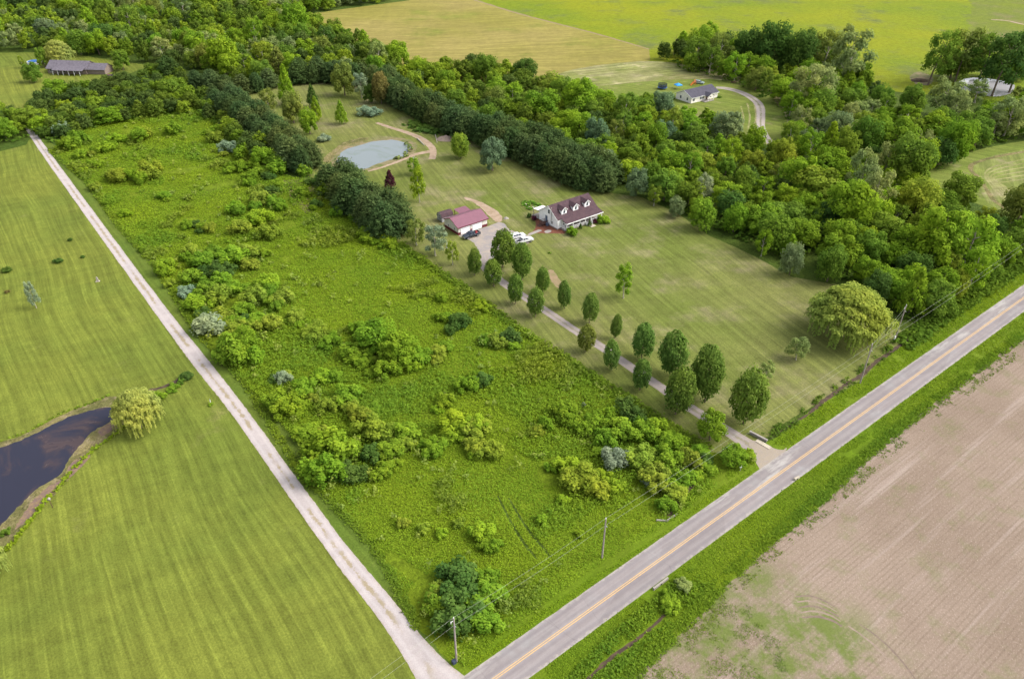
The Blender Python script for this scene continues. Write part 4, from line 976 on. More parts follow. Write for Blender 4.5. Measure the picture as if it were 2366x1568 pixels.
for t in SI:
    tall = t['c'] == 'G' and t['w'] > 4
    h = t['w'] * (random.uniform(.75, .95) if tall else random.uniform(.55, .78))
    plant_at('broad' if tall and random.random() < .5 else 'shrub', t['x'], t['y'] + t['w'] * .12, max(h, 1.2) * 1.1, t['w'] * 1.28, KC[t['c']], 'shrub', t['label'], 'shrub', 'shrubs on the overgrown meadow')
x_, y_ = G(1422, 1072); plant_at('shrub', x_, y_, 4.6, 6.8, (.135, .172, .105), 'silver_shrub', 'large silvery white shrub in the thicket near the driveway mouth', 'shrub', None, True)
x_, y_ = G(1348, 940); plant_at('shrub', x_, y_, 1.7, 1.1, (.135, .172, .105), 'silver_shrub', 'small upright silvery shrub at the yard edge of the meadow', 'shrub')
# shrubs on the lawns
for u, v, w, h, c, lb in [(17, 628, 24, 1.7, 'dark', 'largest dark conifer bush on the left lawn, by the photo edge'), (135, 606, 22, 1.5, 'dark', 'round dark bush in the row of three on the left lawn'),
        (192, 595, 12, .8, 'dark', 'small dark bush right of the round one'), (163, 556, 12, 1.0, 'dark', 'small dark bush farthest up the left lawn'), (18, 676, 12, .9, 'brown', 'tiny brownish bush below the largest conifer bush'),
        (487, 935, 16, .5, 'green', 'low green clump round the green pipe post'), (432, 872, 36, 1.6, 'dark', 'dark bush at the head of the left ditch'), (400, 898, 36, 1.0, 'green', 'low bush on the left ditch bank'), (418, 884, 20, 1.2, 'mid', 'leafy clump between the two left ditch bushes'),
        (15, 1232, 26, 1.2, 'mid', 'bush at the lower end of the left pond'), (360, 925, 50, 2.2, 'bright', 'bright bush behind the pale lawn willow'),
        (750, 325, 38, 2.9, 'silver', 'round silvery bush below the knoll trees'), (854, 266, 56, 4.4, 'silver', 'large spreading silvery bush at the back of the pond lawn'),
        (600, 280, 30, 3, 'mid', 'bush between the knoll and the left pines'), (1000, 300, 60, 1.8, 'dark', 'low dark mass of brambles in front of the curved pine row'), (960, 290, 44, 1.5, 'dark', 'low dark brambles at the far side of the curved dirt track'),
        (1222, 503, 11, 1.8, 'dark', 'green bush at the rear corner of the white house'), (1234, 509, 12, 1.8, 'red', 'purple bush against the side of the white house'),
        (1321, 541, 33, 2.6, 'green', 'round bright shrub at the front corner of the white house'), (1341, 529, 8, 2.0, 'dark', 'clipped cone shrub left of the porch steps'), (1362, 522, 10, 2.0, 'dark', 'clipped cone shrub right of the porch steps'),
        (1374, 515, 14, 1.4, 'red', 'dark red shrub beside the right cone shrub'), (1395, 514, 36, 2.8, 'green', 'wide green shrub at the right end of the porch'),
        (1556, 230, 8, 1.6, 'dark', 'dark shrub at the left corner of the ranch house'), (1662, 226, 12, 1.0, 'mid', 'flowering shrub at the right end of the ranch house'),
        (1270, 585, 10, .5, 'mid', 'small weedy clump on the lawn below the white pickups'), (2055, 805, 20, .9, 'mid', 'low shrub on the ditch below the transformer pole')]:
    x, y = G(u, v); wm = w * depth(x, y, 1) / F
    plant_at('conic' if 'cone' in lb else 'shrub', x, y, h * 1.1, wm * 1.1, COLR[c] if c != 'red' else (.07, .02, .03), 'shrub', lb, 'shrub')
for o in []: pass
LMW = LMW_old
# ground cover along roads, ditches and ponds
def strip(line, w):
    P = [G(*p) for p in line]; A, B = [], []
    for i, p in enumerate(P):
        a = P[max(0, i - 1)]; b = P[min(len(P) - 1, i + 1)]; t = Vector((b[0] - a[0], b[1] - a[1])).normalized()
        A.append((p[0] - t.y * w / 2, p[1] + t.x * w / 2)); B.append((p[0] + t.y * w / 2, p[1] - t.x * w / 2))
    return A + B[::-1]
edge = [(1420, 1600), (1490, 1530), (1577, 1445), (1677, 1338), (1777, 1248), (1897, 1152), (2010, 1044), (2144, 938), (2366, 772)]
tufts('roadside_weeds', strip(edge, 2.4), 30, .38, .14, (.085, .140, .012), 'tall grass along the edge of the ploughed field', 31, 3, .3, thr=-.35, tint=(.5, .3), ns=.25)
tufts('roadside_weeds', strip([(1330, 1600), (1440, 1490), (1540, 1400), (1620, 1335)], 5.0), 14, .6, .20, (.080, .135, .012), 'rank weeds round the roadside ditch', 32, 3, .4, thr=-.3, tint=(.5, .3), ns=.2)
rg_ = [road_pt(*q) for q in rs] + [road_pt(420, 3.3), road_pt(-50, 3.3)]
tufts('verge_grass', rg_, 22, .13, .11, (.108, .168, .010), 'short lush grass of the house-side road verge', 44, 3, .3, thr=-.5, tint=(.5, .3), ns=.1)
tufts('verge_grass', [road_pt(-50, -3.3), road_pt(420, -3.3)] + [G(u - 4, v - 4) for u, v in fs[::-1]] + [road_pt(-50, -14)], 22, .13, .11, (.105, .160, .011), 'short lush grass of the field-side road verge', 45, 3, .3, thr=-.5, tint=(.5, .3), ns=.1)
tufts('ditch_weeds', strip([(2100, 770), (2060, 805), (1990, 862), (1925, 905), (1870, 950), (1800, 992), (1770, 1010)], 2.6), 12, .4, .22, (.055, .095, .012), 'weeds growing along the muddy ditch', 33, 3, .4, thr=0.05, ns=.35)
tufts('ditch_weeds', strip([(2480, 520), (2366, 608), (2240, 690), (2130, 765), (2085, 800)], 5.0), 7, 1.2, .36, (.062, .108, .012), 'bushy weeds where the wood meets the roadside', 34, 4, .8, ns=.2)
tufts('lane_edge_weeds', strip([(110, 345), (200, 420), (277, 526), (363, 620), (450, 760), (567, 887), (700, 1100), (832, 1226), (889, 1300), (966, 1452)], 1.6), 14, .4, .2, (.088, .132, .012), 'weedy fringe where the mown verge meets the meadow', 35, 3, .4, ns=.2)
tufts('meadow_edge_weeds', strip([(922, 565), (1056, 655), (1206, 765), (1322, 838), (1456, 925), (1556, 990), (1640, 1042)], 2.4), 9, .7, .28, (.092, .140, .013), 'weedy fringe where the yard lawn meets the meadow', 36, 4, .5, ns=.15)
tufts('pond_edge_weeds', [G(*p) for p in [(120, 1060), (213, 985), (290, 960), (290, 985), (212, 1040), (175, 1078), (140, 1122), (105, 1158), (60, 1215), (20, 1262), (30, 1225), (70, 1180), (120, 1125), (160, 1070)]], .0, .3, .3, (.13, .13, .04), 'x', 37) if False else None
tufts('pond_edge_weeds', strip([(290, 985), (212, 1042), (175, 1078), (140, 1122), (105, 1158), (60, 1218), (20, 1266), (-40, 1330)], .9), 9, .35, .3, (.12, .17, .012), 'bright grass rim round the left pond', 38, 3, .3)
tufts('pond_edge_weeds', strip([(0, 1018), (67, 996), (147, 952), (213, 930), (255, 912)], .6), 7, .22, .25, (.10, .15, .015), 'dark grass lip above the left pond', 39, 3, .2)
tufts('reeds', strip([(939, 332), (950, 345), (938, 362), (910, 370)], 2.5), 2.5, .9, .4, (.10, .13, .04), 'reeds at the right end of the middle pond', 40, 3, .4, ns=.4)
tufts('field_weeds', [G(*p) for p in [(1570, 1475), (1650, 1400), (1730, 1395), (1800, 1470), (1830, 1600), (1500, 1600)]], 30, .06, .08, (.085, .125, .020), 'green weeds coming up on the ploughed headland', 41, 2, .3, thr=.0, ns=.30)
tufts('field_weeds', strip([(u + 16, v + 10) for u, v in edge], 3.6), 9, .10, .12, (.085, .120, .018), 'thin weeds straying from the verge into the ploughed field', 46, 3, .3, thr=-.05, ns=.2)
tufts('brambles', [G(*p) for p in [(930, 288), (960, 278), (1010, 290), (1060, 305), (1040, 315), (1000, 312), (950, 302)]], 1.6, .8, .6, (.045, .085, .015), 'low dark brambles below the curved pine row', 42, 4, .7)

# ------------------------------------------------------------------ building helpers
class MB:
    def __init__(s): s.v = []; s.f = []
    def box(s, x0, x1, y0, y1, z0, z1):
        b = len(s.v); s.v += [(x, y, z) for z in (z0, z1) for y in (y0, y1) for x in (x0, x1)]
        s.f += [tuple(b + i for i in q) for q in ((0, 2, 3, 1), (4, 5, 7, 6), (0, 1, 5, 4), (1, 3, 7, 5), (3, 2, 6, 7), (2, 0, 4, 6))]; return s
    def prism(s, prof, a, b, axis='x'):
        """extrude closed profile (list of 2D) from a to b along axis"""
        n = len(prof); k = len(s.v)
        for t in (a, b):
            for p in prof: s.v.append((t, p[0], p[1]) if axis == 'x' else (p[0], t, p[1]) if axis == 'y' else (p[0], p[1], t))
        s.f.append(tuple(k + i for i in range(n))[::-1]); s.f.append(tuple(k + n + i for i in range(n)))
        for i in range(n): s.f.append((k + i, k + (i + 1) % n, k + n + (i + 1) % n, k + n + i))
        return s
    def cyl(s, c, r, h, axis='z', k=12, r2=None):
        b = len(s.v); r2 = r if r2 is None else r2
        for t, rr in ((0, r), (h, r2)):
            for j in range(k):
                a = 2 * math.pi * j / k; p, q = rr * math.cos(a), rr * math.sin(a)
                s.v.append({'z': (c[0] + p, c[1] + q, c[2] + t), 'y': (c[0] + p, c[1] + t, c[2] + q), 'x': (c[0] + t, c[1] + p, c[2] + q)}[axis])
        s.f.append(tuple(b + i for i in range(k))[::-1]); s.f.append(tuple(b + k + i for i in range(k)))
        for j in range(k): s.f.append((b + j, b + (j + 1) % k, b + k + (j + 1) % k, b + k + j))
        return s
    def slab(s, quad, th):
        """thin plate from 4 points, thickened downward"""
        b = len(s.v); s.v += [tuple(p) for p in quad] + [(p[0], p[1], p[2] - th) for p in quad]
        s.f += [(b, b + 1, b + 2, b + 3), (b + 7, b + 6, b + 5, b + 4)] + [(b + i, b + 4 + i, b + 4 + (i + 1) % 4, b + (i + 1) % 4) for i in range(4)]; return s
    def build(s, name, mat, parent=None, label=None, bev=0):
        me = bpy.data.meshes.new(name); me.from_pydata(s.v, [], s.f); me.update()
        bm = bmesh.new(); bm.from_mesh(me); bmesh.ops.recalc_face_normals(bm, faces=bm.faces)
        if bev: bmesh.ops.bevel(bm, geom=bm.edges[:], offset=bev, segments=1, affect='EDGES')
        bm.to_mesh(me); bm.free(); me.materials.append(mat); o = obj(name, me, parent)
        if label: o['label'] = label
        return o
def striped(name, col, axis, per, amp=.10, rough=.6, spec=.3, var=.06, metal=0):
    m = NM(name, rough, spec); m.b.inputs['Metallic'].default_value = metal
    x, y, z = m.sep(m.co); c = {'x': x, 'y': y, 'z': z}[axis]
    w = m.ramp(m.math('SINE', m.math('MULTIPLY', c, 2 * math.pi / per)), -1, -.55, 1 - amp, 1, False)
    f = m.math('MULTIPLY', w, m.ramp(m.noise(1.3, 4), .3, .7, 1 - var, 1 + var))
    return m.out(m.scale(m.mix(0.0, col, col), f))
def shingle(name, a, b):
    m = NM(name, .9, .15)
    col = m.mix(m.ramp(m.noise(.8, 5, .7), .35, .65), a, b)
    br = m.new('ShaderNodeTexNoise'); m.l.new(m.map(0, (2.2, 7, 7)), br.inputs['Vector']); br.inputs['Scale'].default_value = 1.4
    return m.out(m.scale(col, m.ramp(br.outputs['Fac'], .3, .7, .82, 1.16)))
M['siding'] = striped('white_siding', (.88, .88, .88), 'z', .18, .06)
M['siding_cream'] = striped('cream_siding', (.84, .79, .74), 'z', .18, .10)
M['metal_cream'] = striped('cream_ribbed_metal', (.64, .62, .55), 'x', .3, .07, .5)
M['metal_cream_y'] = striped('cream_ribbed_metal', (.64, .62, .55), 'y', .3, .07, .5)
M['metal_red'] = striped('red_ribbed_metal', (.185, .075, .105), 'x', .6, .18, .5, .4, .08)
M['red_trim'] = plain('dark_red_trim', (.13, .018, .03), .5)
M['shingle'] = shingle('brown_shingles', (.092, .056, .062), (.066, .042, .050))
M['shingle_grey'] = shingle('grey_shingles', (.085, .080, .100), (.065, .062, .080))
M['shingle_weathered'] = shingle('weathered_shingles', (.165, .150, .175), (.120, .105, .125))
M['white'] = plain('white_paint', (.80, .80, .79), .5, .3, 0, .04)
M['door_white'] = striped('white_garage_door', (.80, .80, .82), 'z', .53, .12, .5, .3, .03)
M['glass'] = plain('window_glass', (.035, .045, .065), .08, .5, 0, .2)
M['door_blue'] = plain('grey_blue_door', (.10, .13, .19), .5)
M['wood_dark'] = plain('stained_wood', (.10, .05, .04), .8)
M['wood_grey'] = plain('grey_wood', (.30, .27, .25), .85)
M['shed_wall'] = striped('shed_boards', (.42, .42, .42), 'y', .3, .25, .8)
M['black'] = plain('black_rubber', (.015, .015, .017), .7)
M['chrome'] = plain('bright_metal', (.55, .55, .56), .3, .5, .8)
M['steel'] = plain('galvanised_steel', (.40, .42, .43), .45, .5, .6)
M['lamp_red'] = plain('red_lens', (.35, .02, .02), .2)
M['lamp_clear'] = plain('clear_lens', (.65, .66, .68), .15, .5)
M['brick'] = patch_mat('brick', (.24, .19, .16), (.18, .14, .12), 2)
def window(par, x, y, z, w, h, face, arch=False, mat=None):
    """face: 'y-','x-' ... outward direction; flush on the wall at x,y"""
    d = {'y-': (0, -1), 'y+': (0, 1), 'x-': (-1, 0), 'x+': (1, 0)}[face]
    def bx(a0, a1, z0, z1, o0, o1):
        m = MB()
        if d[0] == 0: ys = sorted((y + d[1] * o0, y + d[1] * o1)); return m.box(x + a0, x + a1, ys[0], ys[1], z0, z1)
        xs = sorted((x + d[0] * o0, x + d[0] * o1)); return m.box(xs[0], xs[1], y + a0, y + a1, z0, z1)
    fr = bx(-w / 2 - .09, w / 2 + .09, z - .09, z + h + .09, .004, .05).build('window', M['white'], par)
    bx(-w / 2, w / 2, z, z + h, .05, .07).build('pane', M['glass'], fr)
    bx(-w / 2, w / 2, z + h * .5 - .02, z + h * .5 + .02, .071, .085).build('sash_bar', M['white'], fr)
    return fr
BA = R(37)
def gable_walls(L, W, ze, zr, z0=0, ro=None):
    return MB().prism([(0, z0), (W, z0), (W, ze), (ro or W / 2, zr), (0, ze)], 0, L)

# ---- white house
hx, hy = G(1288, 531)
H = empty('white_house', (hx, hy, 0), BA); tag(H, 'white one-and-a-half-storey house with three dormers, brown roof and front porch', 'house')
L_, W_, ZE, ZR = 16.2, 9.2, 3.35, 6.45
gable_walls(L_, W_, ZE, ZR).build('wall', M['siding'], H)
MB().box(-.02, L_ + .02, -.02, W_ + .02, 0, .35).build('foundation', M['concrete'], H)
rf = MB(); ym = W_ / 2; k = (ZR - ZE) / ym; ov = .35
rf.slab([(-ov, -ov * .6, ZE - k * ov * .6 + .16), (L_ + ov, -ov * .6, ZE - k * ov * .6 + .16), (L_ + ov, ym, ZR + .16), (-ov, ym, ZR + .16)], .14)
rf.slab([(-ov, ym, ZR + .162), (L_ + ov, ym, ZR + .162), (L_ + ov, W_ + ov, ZE - k * ov + .16), (-ov, W_ + ov, ZE - k * ov + .16)], .14)
roof = rf.build('roof', M['shingle'], H)
pr_ = MB().slab([(1.3, -2.9, 2.62), (L_ + .3, -2.9, 2.62), (L_ + .3, -.1, ZE + .16), (1.3, -.1, ZE + .16)], .12); pr_.build('porch_roof', M['shingle'], H)
MB().box(1.25, L_ + .35, -3.0, -2.9, 2.40, 2.64).box(1.18, 1.28, -3.0, -.35, 2.45, 2.60).build('fascia', M['white'], H)
for sgn, y0, y1, z0, z1 in ((1, -.25, ym, ZE - .16, ZR), (1, ym, W_ + .4, ZR, ZE - .27)):
    MB().prism([(y0, z0 - .04), (y1, z1 - .04), (y1, z1 + .18), (y0, z0 + .18)], -ov - .05, -ov + .0).build('rake_board', M['white'], H)
MB().box(1.0, L_, -2.7, -.03, .15, .5).build('porch_floor', M['wood_grey'], H)
for px in (1.45, 4.1, 6.9, 9.3, 11.6, 14.0, L_ - .15):
    MB().box(px - .08, px + .08, -2.72, -2.56, .5, 2.55).build('porch_post', M['white'], H)
rl_ = MB()
for a, b in ((1.5, 4.1), (4.1, 6.9), (6.9, 9.3), (11.6, 14.0), (14.0, L_ - .15)):
    rl_.box(a + .09, b - .09, -2.68, -2.62, 1.25, 1.33).box(a + .09, b - .09, -2.67, -2.63, .62, .68)
    q = a + .2
    while q < b - .15: rl_.box(q, q + .04, -2.66, -2.64, .68, 1.25); q += .17
rl_.box(1.38, 1.44, -2.5, -.1, 1.25, 1.33).box(1.38, 1.44, -2.5, -.1, .62, .68)
q = -2.4
while q < -.2: rl_.box(1.39, 1.43, q, q + .04, .68, 1.25); q += .17
rl_.build('porch_railing', M['white'], H)
st = MB()
for i in range(3): st.box(9.6, 11.3, -3.0 - .3 * i, -2.71 - .3 * i, .02, .42 - .13 * i)
st.build('porch_steps', M['concrete'], H)
MB().box(9.4, 9.5, -3.6, -2.74, .02, 1.2).box(11.42, 11.52, -3.6, -2.74, .02, 1.2).build('step_railing', M['white'], H)
MB().box(9.7, 11.6, -5.2, -3.9, .03, .09).build('stone_slab', M['concrete_pale'], H)
for px, w in ((3.0, 1.5), (5.6, .9), (8.0, .9), (12.6, 1.1), (14.8, .9)): window(H, px, 0, 1.1, w, 1.35, 'y-')
dd = MB().box(10.0, 11.0, -.06, -.01, .5, 2.55).build('front_door', M['wood_dark'], H); MB().cyl((10.85, -.09, 1.5), .04, .03, 'y', 8).build('handle', M['chrome'], dd)
def ygab(Y): return W_ - Y
window(H, 0, ym - .25, 4.0, .85, 1.2, 'x-')
dd = MB().box(-.07, -.01, 5.0, 6.0, .75, 2.85).build('side_door', M['door_blue'], H); MB().cyl((-.10, 5.12, 1.75), .04, .03, 'x', 8).build('handle', M['chrome'], dd)
MB().box(-.06, -.008, 4.86, 4.98, .7, 3.0).box(-.06, -.008, 6.02, 6.14, .7, 3.0).box(-.06, -.008, 4.86, 6.14, 3.0, 3.12).build('door_trim', M['white'], H)
MB().cyl((-.28, 2.9, 1.6), .10, 4.7, 'z', 10).cyl((-.28, 2.9, 6.3), .15, .25, 'z', 10).build('flue_pipe', M['wood_grey'], H)
MB().box(-.35, -.02, 2.3, 2.75, 1.2, 1.9).build('meter_box', M['steel'], H)
MB().box(-1.0, -.3, 3.9, 4.6, .02, .95).build('heat_pump', M['door_blue'], H)
# dormers
for dx in (3.35, 8.1, 12.9):
    y0 = .95; zs = ZE + k * y0; wd = 1.05; ze2 = zs + 1.55; zr2 = ze2 + .75
    yb = (ze2 - ZE) / k; yr = min(ym, (zr2 - ZE) / k)
    m_ = MB(); b = 0
    m_.v += [(dx - wd, y0, zs), (dx + wd, y0, zs), (dx + wd, y0, ze2), (dx, y0, zr2), (dx - wd, y0, ze2), (dx - wd, yb, ze2), (dx + wd, yb, ze2)]
    m_.f += [(0, 1, 2, 3, 4), (0, 4, 5), (1, 6, 2)]
    me = bpy.data.meshes.new('dormer'); me.from_pydata(m_.v, [], m_.f); me.update(); me.materials.append(M['siding']); dm = obj('dormer', me, H)
    o_ = .22; kr = .75 / wd
    rr = MB()
    for sg in (-1, 1):
        xe = dx + sg * (wd + o_); zt = ze2 - kr * o_ + .10
        yv = (zt - ZE) / k
        q_ = [(dx, y0 - .25, zr2 + .10), (xe, y0 - .25, zt), (xe, yv + .05, zt), (dx, yr + .15, zr2 + .10)]
        rr.slab(q_ if sg > 0 else [q_[0], q_[3], q_[2], q_[1]], .09)
    rr.build('dormer_roof', M['shingle'], dm)
    tr = MB()
    for sg in (-1, 1):
        xe = dx + sg * (wd + o_); zt = ze2 - kr * o_ + .02
        tr.prism([(dx, zr2 - .06), (xe, zt - .08), (xe, zt + .12), (dx, zr2 + .13)], y0 - .32, y0 - .26, 'y')
    tr.build('dormer_trim', M['white'], dm)
    wf = MB().box(dx - .42, dx + .42, y0 - .05, y0 - .004, zs + .35, zs + 1.55).build('window', M['white'], dm)
    MB().box(dx - .33, dx + .33, y0 - .075, y0 - .052, zs + .43, zs + 1.25).build('pane', M['glass'], wf)
    MB().prism([(dx + .33 * math.cos(a), zs + 1.33 + .30 * math.sin(a)) for a in [math.pi * i / 10 for i in range(11)]], y0 - .075, y0 - .052, 'y').build('arched_pane', M['glass'], wf)
# side steps and rear deck
ds = MB().box(-2.1, -.05, 4.7, 6.4, .60, .70)
for i in range(4): ds.box(-2.4 - .3 * i, -2.12 - .3 * i, 4.9, 6.2, .02, .50 - .13 * i)
ds.build('side_steps', M['wood_dark'], H)
rs_ = MB()
for (a, b) in ((-2.05, 4.72), (-.1, 4.72), (-2.05, 6.38), (-.1, 6.38), (-3.1, 4.8), (-3.1, 6.3)): rs_.box(a - .05, a + .05, b - .05, b + .05, .02, 1.6 if a > -3 else 1.1)
rs_.box(-2.05, -.1, 4.69, 4.75, 1.5, 1.6).box(-2.05, -.1, 6.35, 6.41, 1.5, 1.6).box(-2.05, -.1, 4.69, 4.75, 1.05, 1.12).box(-2.05, -.1, 6.35, 6.41, 1.05, 1.12)
rs_.build('side_railing', M['wood_dark'], H)
MB().slab([(.2, W_ + .3, 3.0), (4.2, W_ + .3, 3.0), (4.2, W_ + 3.4, 2.7), (.2, W_ + 3.4, 2.7)], .08).build('rear_canopy', M['siding_cream'], H)
pp = MB()
for a, b in ((.3, W_ + 3.3), (4.1, W_ + 3.3)): pp.box(a - .06, a + .06, b - .06, b + .06, .02, 2.65)
pp.build('canopy_posts', M['wood_grey'], H)
MB().box(-.2, 4.6, W_ + .05, W_ + 3.6, .3, .45).build('rear_deck', M['wood_grey'], H)

# ---- garage
gx, gy = G(1059, 543.8)
Gz = empty('garage', (gx, gy, 0), R(37.5)); tag(Gz, 'cream two-door garage with ribbed red metal roof and dark red wainscot', 'garage')
GL, GW, GE, GR = 11.0, 7.6, 2.75, 4.35
gable_walls(GL, GW, GE, GR).build('wall', M['metal_cream_y'], Gz)
MB().box(-.03, GL + .03, -.03, .25, .02, .85).box(-.03, .25, .26, GW + .03, .02, .85).box(GL - .25, GL + .03, .26, GW + .03, .02, .85).build('wainscot', M['red_trim'], Gz)
kg = (GR - GE) / (GW / 2)
MB().slab([(-.4, -.45, GE - kg * .45 + .14), (GL + .4, -.45, GE - kg * .45 + .14), (GL + .4, GW / 2, GR + .14), (-.4, GW / 2, GR + .14)], .10).slab([(-.4, GW / 2, GR + .142), (GL + .4, GW / 2, GR + .142), (GL + .4, GW + .45, GE - kg * .45 + .14), (-.4, GW + .45, GE - kg * .45 + .14)], .10).build('roof', M['metal_red'], Gz)
MB().prism([(-.46, GE - kg * .46 - .02), (GW / 2, GR - .0), (GW + .46, GE - kg * .46 - .02), (GW + .46, GE - kg * .46 + .15), (GW / 2, GR + .17), (-.46, GE - kg * .46 + .15)], -.44, -.405).build('rake_trim', M['red_trim'], Gz)
MB().box(-.4, GL + .4, -.50, -.455, GE - .33, GE - .10).build('fascia', M['red_trim'], Gz)
for a, b in ((.95, 4.35), (5.3, 8.9)):
    g_ = MB().box(a, b, -.09, -.035, .04, 2.3).build('garage_door', M['door_white'], Gz)
MB().box(4.36, 4.46, -.10, -.04, .04, 2.45).box(8.91, 9.0, -.10, -.04, .04, 2.45).box(-.05, .05, -.07, -.032, .86, 2.5).build('door_trim', M['red_trim'], Gz)
for yy in (1.9, 5.3): window(Gz, 0, yy, 1.15, .5, .7, 'x-')
# open lean-to behind the garage
lt = empty('lean_to', (0, 0, 0)); a_ = R(37.5)
def loc(o, X, Y): return (o[0] + X * math.cos(a_) - Y * math.sin(a_), o[1] + X * math.sin(a_) + Y * math.cos(a_), 0)
lt.location = loc((gx, gy), 6.3, 8.5); lt.rotation_euler = (0, 0, a_)
tag(lt, 'open-sided lean-to with pinkish metal roof behind the garage', 'shelter')
MB().slab([(0, 0, 2.5), (4.4, 0, 2.5), (4.4, 3.2, 2.85), (0, 3.2, 2.85)], .08).build('roof', M['metal_red'], lt)
for a, b in ((.15, .15), (4.2, .15), (.15, 3.05), (4.2, 3.05)): MB().box(a - .07, a + .07, b - .07, b + .07, .02, 2.42).build('post', M['red_trim'], lt)
# barn-shaped shed
sx, sy = G(1016, 511)
Sd = empty('barn_shed', (sx, sy, 0), R(37)); tag(Sd, 'small grey barn-roofed shed with brown roof and crossed double doors left of the garage', 'shed')
pf = [(-1.5, .1), (1.5, .1), (1.5, 1.7), (1.0, 2.6), (0, 3.0), (-1.0, 2.6), (-1.5, 1.7)]
MB().prism(pf, 0, 4.2).build('wall', M['shed_wall'], Sd)
rp = MB(); e_ = [(-1.62, 1.62), (-1.08, 2.68), (0, 3.1), (1.08, 2.68), (1.62, 1.62)]
for (p, q) in zip(e_, e_[1:]): rp.v += []; rp.slab([(-.12, p[0], p[1]), (-.12, q[0], q[1]), (4.32, q[0], q[1]), (4.32, p[0], p[1])], .05)
rp.build('roof', M['shingle'], Sd)
dr = MB().box(-.06, -.004, -.95, .95, .25, 2.1).build('double_door', M['shed_wall'], Sd)
MB().box(-.09, -.062, -.97, -.87, .25, 2.1).box(-.09, -.062, .87, .97, .25, 2.1).box(-.09, -.062, -.05, .05, .25, 2.1).box(-.09, -.062, -.87, .87, 2.0, 2.1).box(-.09, -.062, -.87, .87, .25, .35).box(-.09, -.062, -.87, .87, 1.1, 1.2).build('door_bracing', M['black'], dr)

# ---- ranch house
rx, ry = G(1596.2, 239.8)
Rh = empty('ranch_house', (rx, ry, 0), R(35)); tag(Rh, 'single-storey cream ranch house with dark grey roof and gabled porch', 'house')
RL, RW, RE, RR = 17.4, 9.6, 2.75, 4.9
gable_walls(RL, RW, RE, RR).build('wall', M['siding_cream'], Rh)
kr_ = (RR - RE) / (RW / 2)
MB().slab([(-.4, -.5, RE - kr_ * .5 + .14), (RL + .4, -.5, RE - kr_ * .5 + .14), (RL + .4, RW / 2, RR + .14), (-.4, RW / 2, RR + .14)], .12).slab([(-.4, RW / 2, RR + .142), (RL + .4, RW / 2, RR + .142), (RL + .4, RW + .5, RE - kr_ * .5 + .14), (-.4, RW + .5, RE - kr_ * .5 + .14)], .12).build('roof', M['shingle_grey'], Rh)
MB().prism([(-.52, RE - kr_ * .52 - .05), (RW / 2, RR), (RW + .52, RE - kr_ * .52 - .05), (RW + .52, RE - kr_ * .52 + .15), (RW / 2, RR + .17), (-.52, RE - kr_ * .52 + .15)], -.46, -.41).build('rake_trim', M['white'], Rh)
MB().box(-.4, RL + .4, -.56, -.505, RE - .42, RE - .2).build('fascia', M['white'], Rh)
for yy in (2.4, 6.6): window(Rh, 0, yy, 1.0, .9, 1.2, 'x-')
for px in (1.6, 6.2, 7.6, 12.6): window(Rh, px, 0, 1.0, 1.1, 1.2, 'y-')
pg = MB().prism([(8.4, 2.45), (12.0, 2.45), (10.2, 3.6)], -2.6, -.5, 'y').build('porch_gable', M['siding_cream'], Rh)
MB().slab([(8.1, -2.75, 2.40), (10.2, -2.75, 3.70), (10.2, 1.2, 3.70), (8.1, 1.2, 2.40)][::-1], .08).slab([(10.2, -2.75, 3.702), (12.3, -2.75, 2.402), (12.3, 1.2, 2.402), (10.2, 1.2, 3.702)][::-1], .08).build('porch_roof', M['shingle_grey'], pg)
for px in (8.5, 11.9): MB().box(px - .08, px + .08, -2.6, -2.44, .3, 2.44).build('porch_post', M['white'], Rh)
MB().box(6.4, 12.2, -2.7, -.04, .02, .3).build('porch_floor', M['concrete'], Rh)
MB().box(9.7, 10.7, -.06, -.01, .3, 2.3).build('front_door', M['wood_dark'], Rh)
# trampoline
tx, ty = G(1530, 206); T = empty('trampoline', (tx, ty, 0)); tag(T, 'round trampoline with dark blue safety net left of the ranch house', 'trampoline')
MB().cyl((0, 0, .85), 1.95, .05, 'z', 28).build('mat', M['black'], T)
me = bpy.data.meshes.new('pad'); n = 28; V = [((r) * math.cos(2 * math.pi * i / n), r * math.sin(2 * math.pi * i / n), z) for r, z in ((1.9, .96), (2.3, .96), (2.3, .86)) for i in range(n)]
me.from_pydata(V, [], [(a * n + i, a * n + (i + 1) % n, (a + 1) * n + (i + 1) % n, (a + 1) * n + i) for a in (0, 1) for i in range(n)]); M['blue'] = plain('blue_vinyl', (.02, .12, .38), .5); me.materials.append(M['blue']); obj('pad', me, T)
netm = bpy.data.materials.new('net'); netm.use_nodes = True; nn_ = netm.node_tree; tb = nn_.nodes.new('ShaderNodeBsdfTransparent'); ms = nn_.nodes.new('ShaderNodeMixShader'); nn_.nodes['Principled BSDF'].inputs['Base Color'].default_value = (.02, .035, .07, 1)
ms.inputs[0].default_value = .35; nn_.links.new(nn_.nodes['Principled BSDF'].outputs[0], ms.inputs[1]); nn_.links.new(tb.outputs[0], ms.inputs[2]); nn_.links.new(ms.outputs[0], nn_.nodes['Material Output'].inputs[0])
me = bpy.data.meshes.new('safety_net'); V = [(2.1 * math.cos(2 * math.pi * i / n), 2.1 * math.sin(2 * math.pi * i / n), z) for z in (.97, 2.7) for i in range(n)]
me.from_pydata(V, [], [(i, (i + 1) % n, n + (i + 1) % n, n + i) for i in range(n)]); me.materials.append(netm); obj('safety_net', me, T)
for i in range(6):
    a = i * math.pi / 3; MB().cyl((2.2 * math.cos(a), 2.2 * math.sin(a), .02), .04, 2.75, 'z', 6).build('pole', M['black'], T)
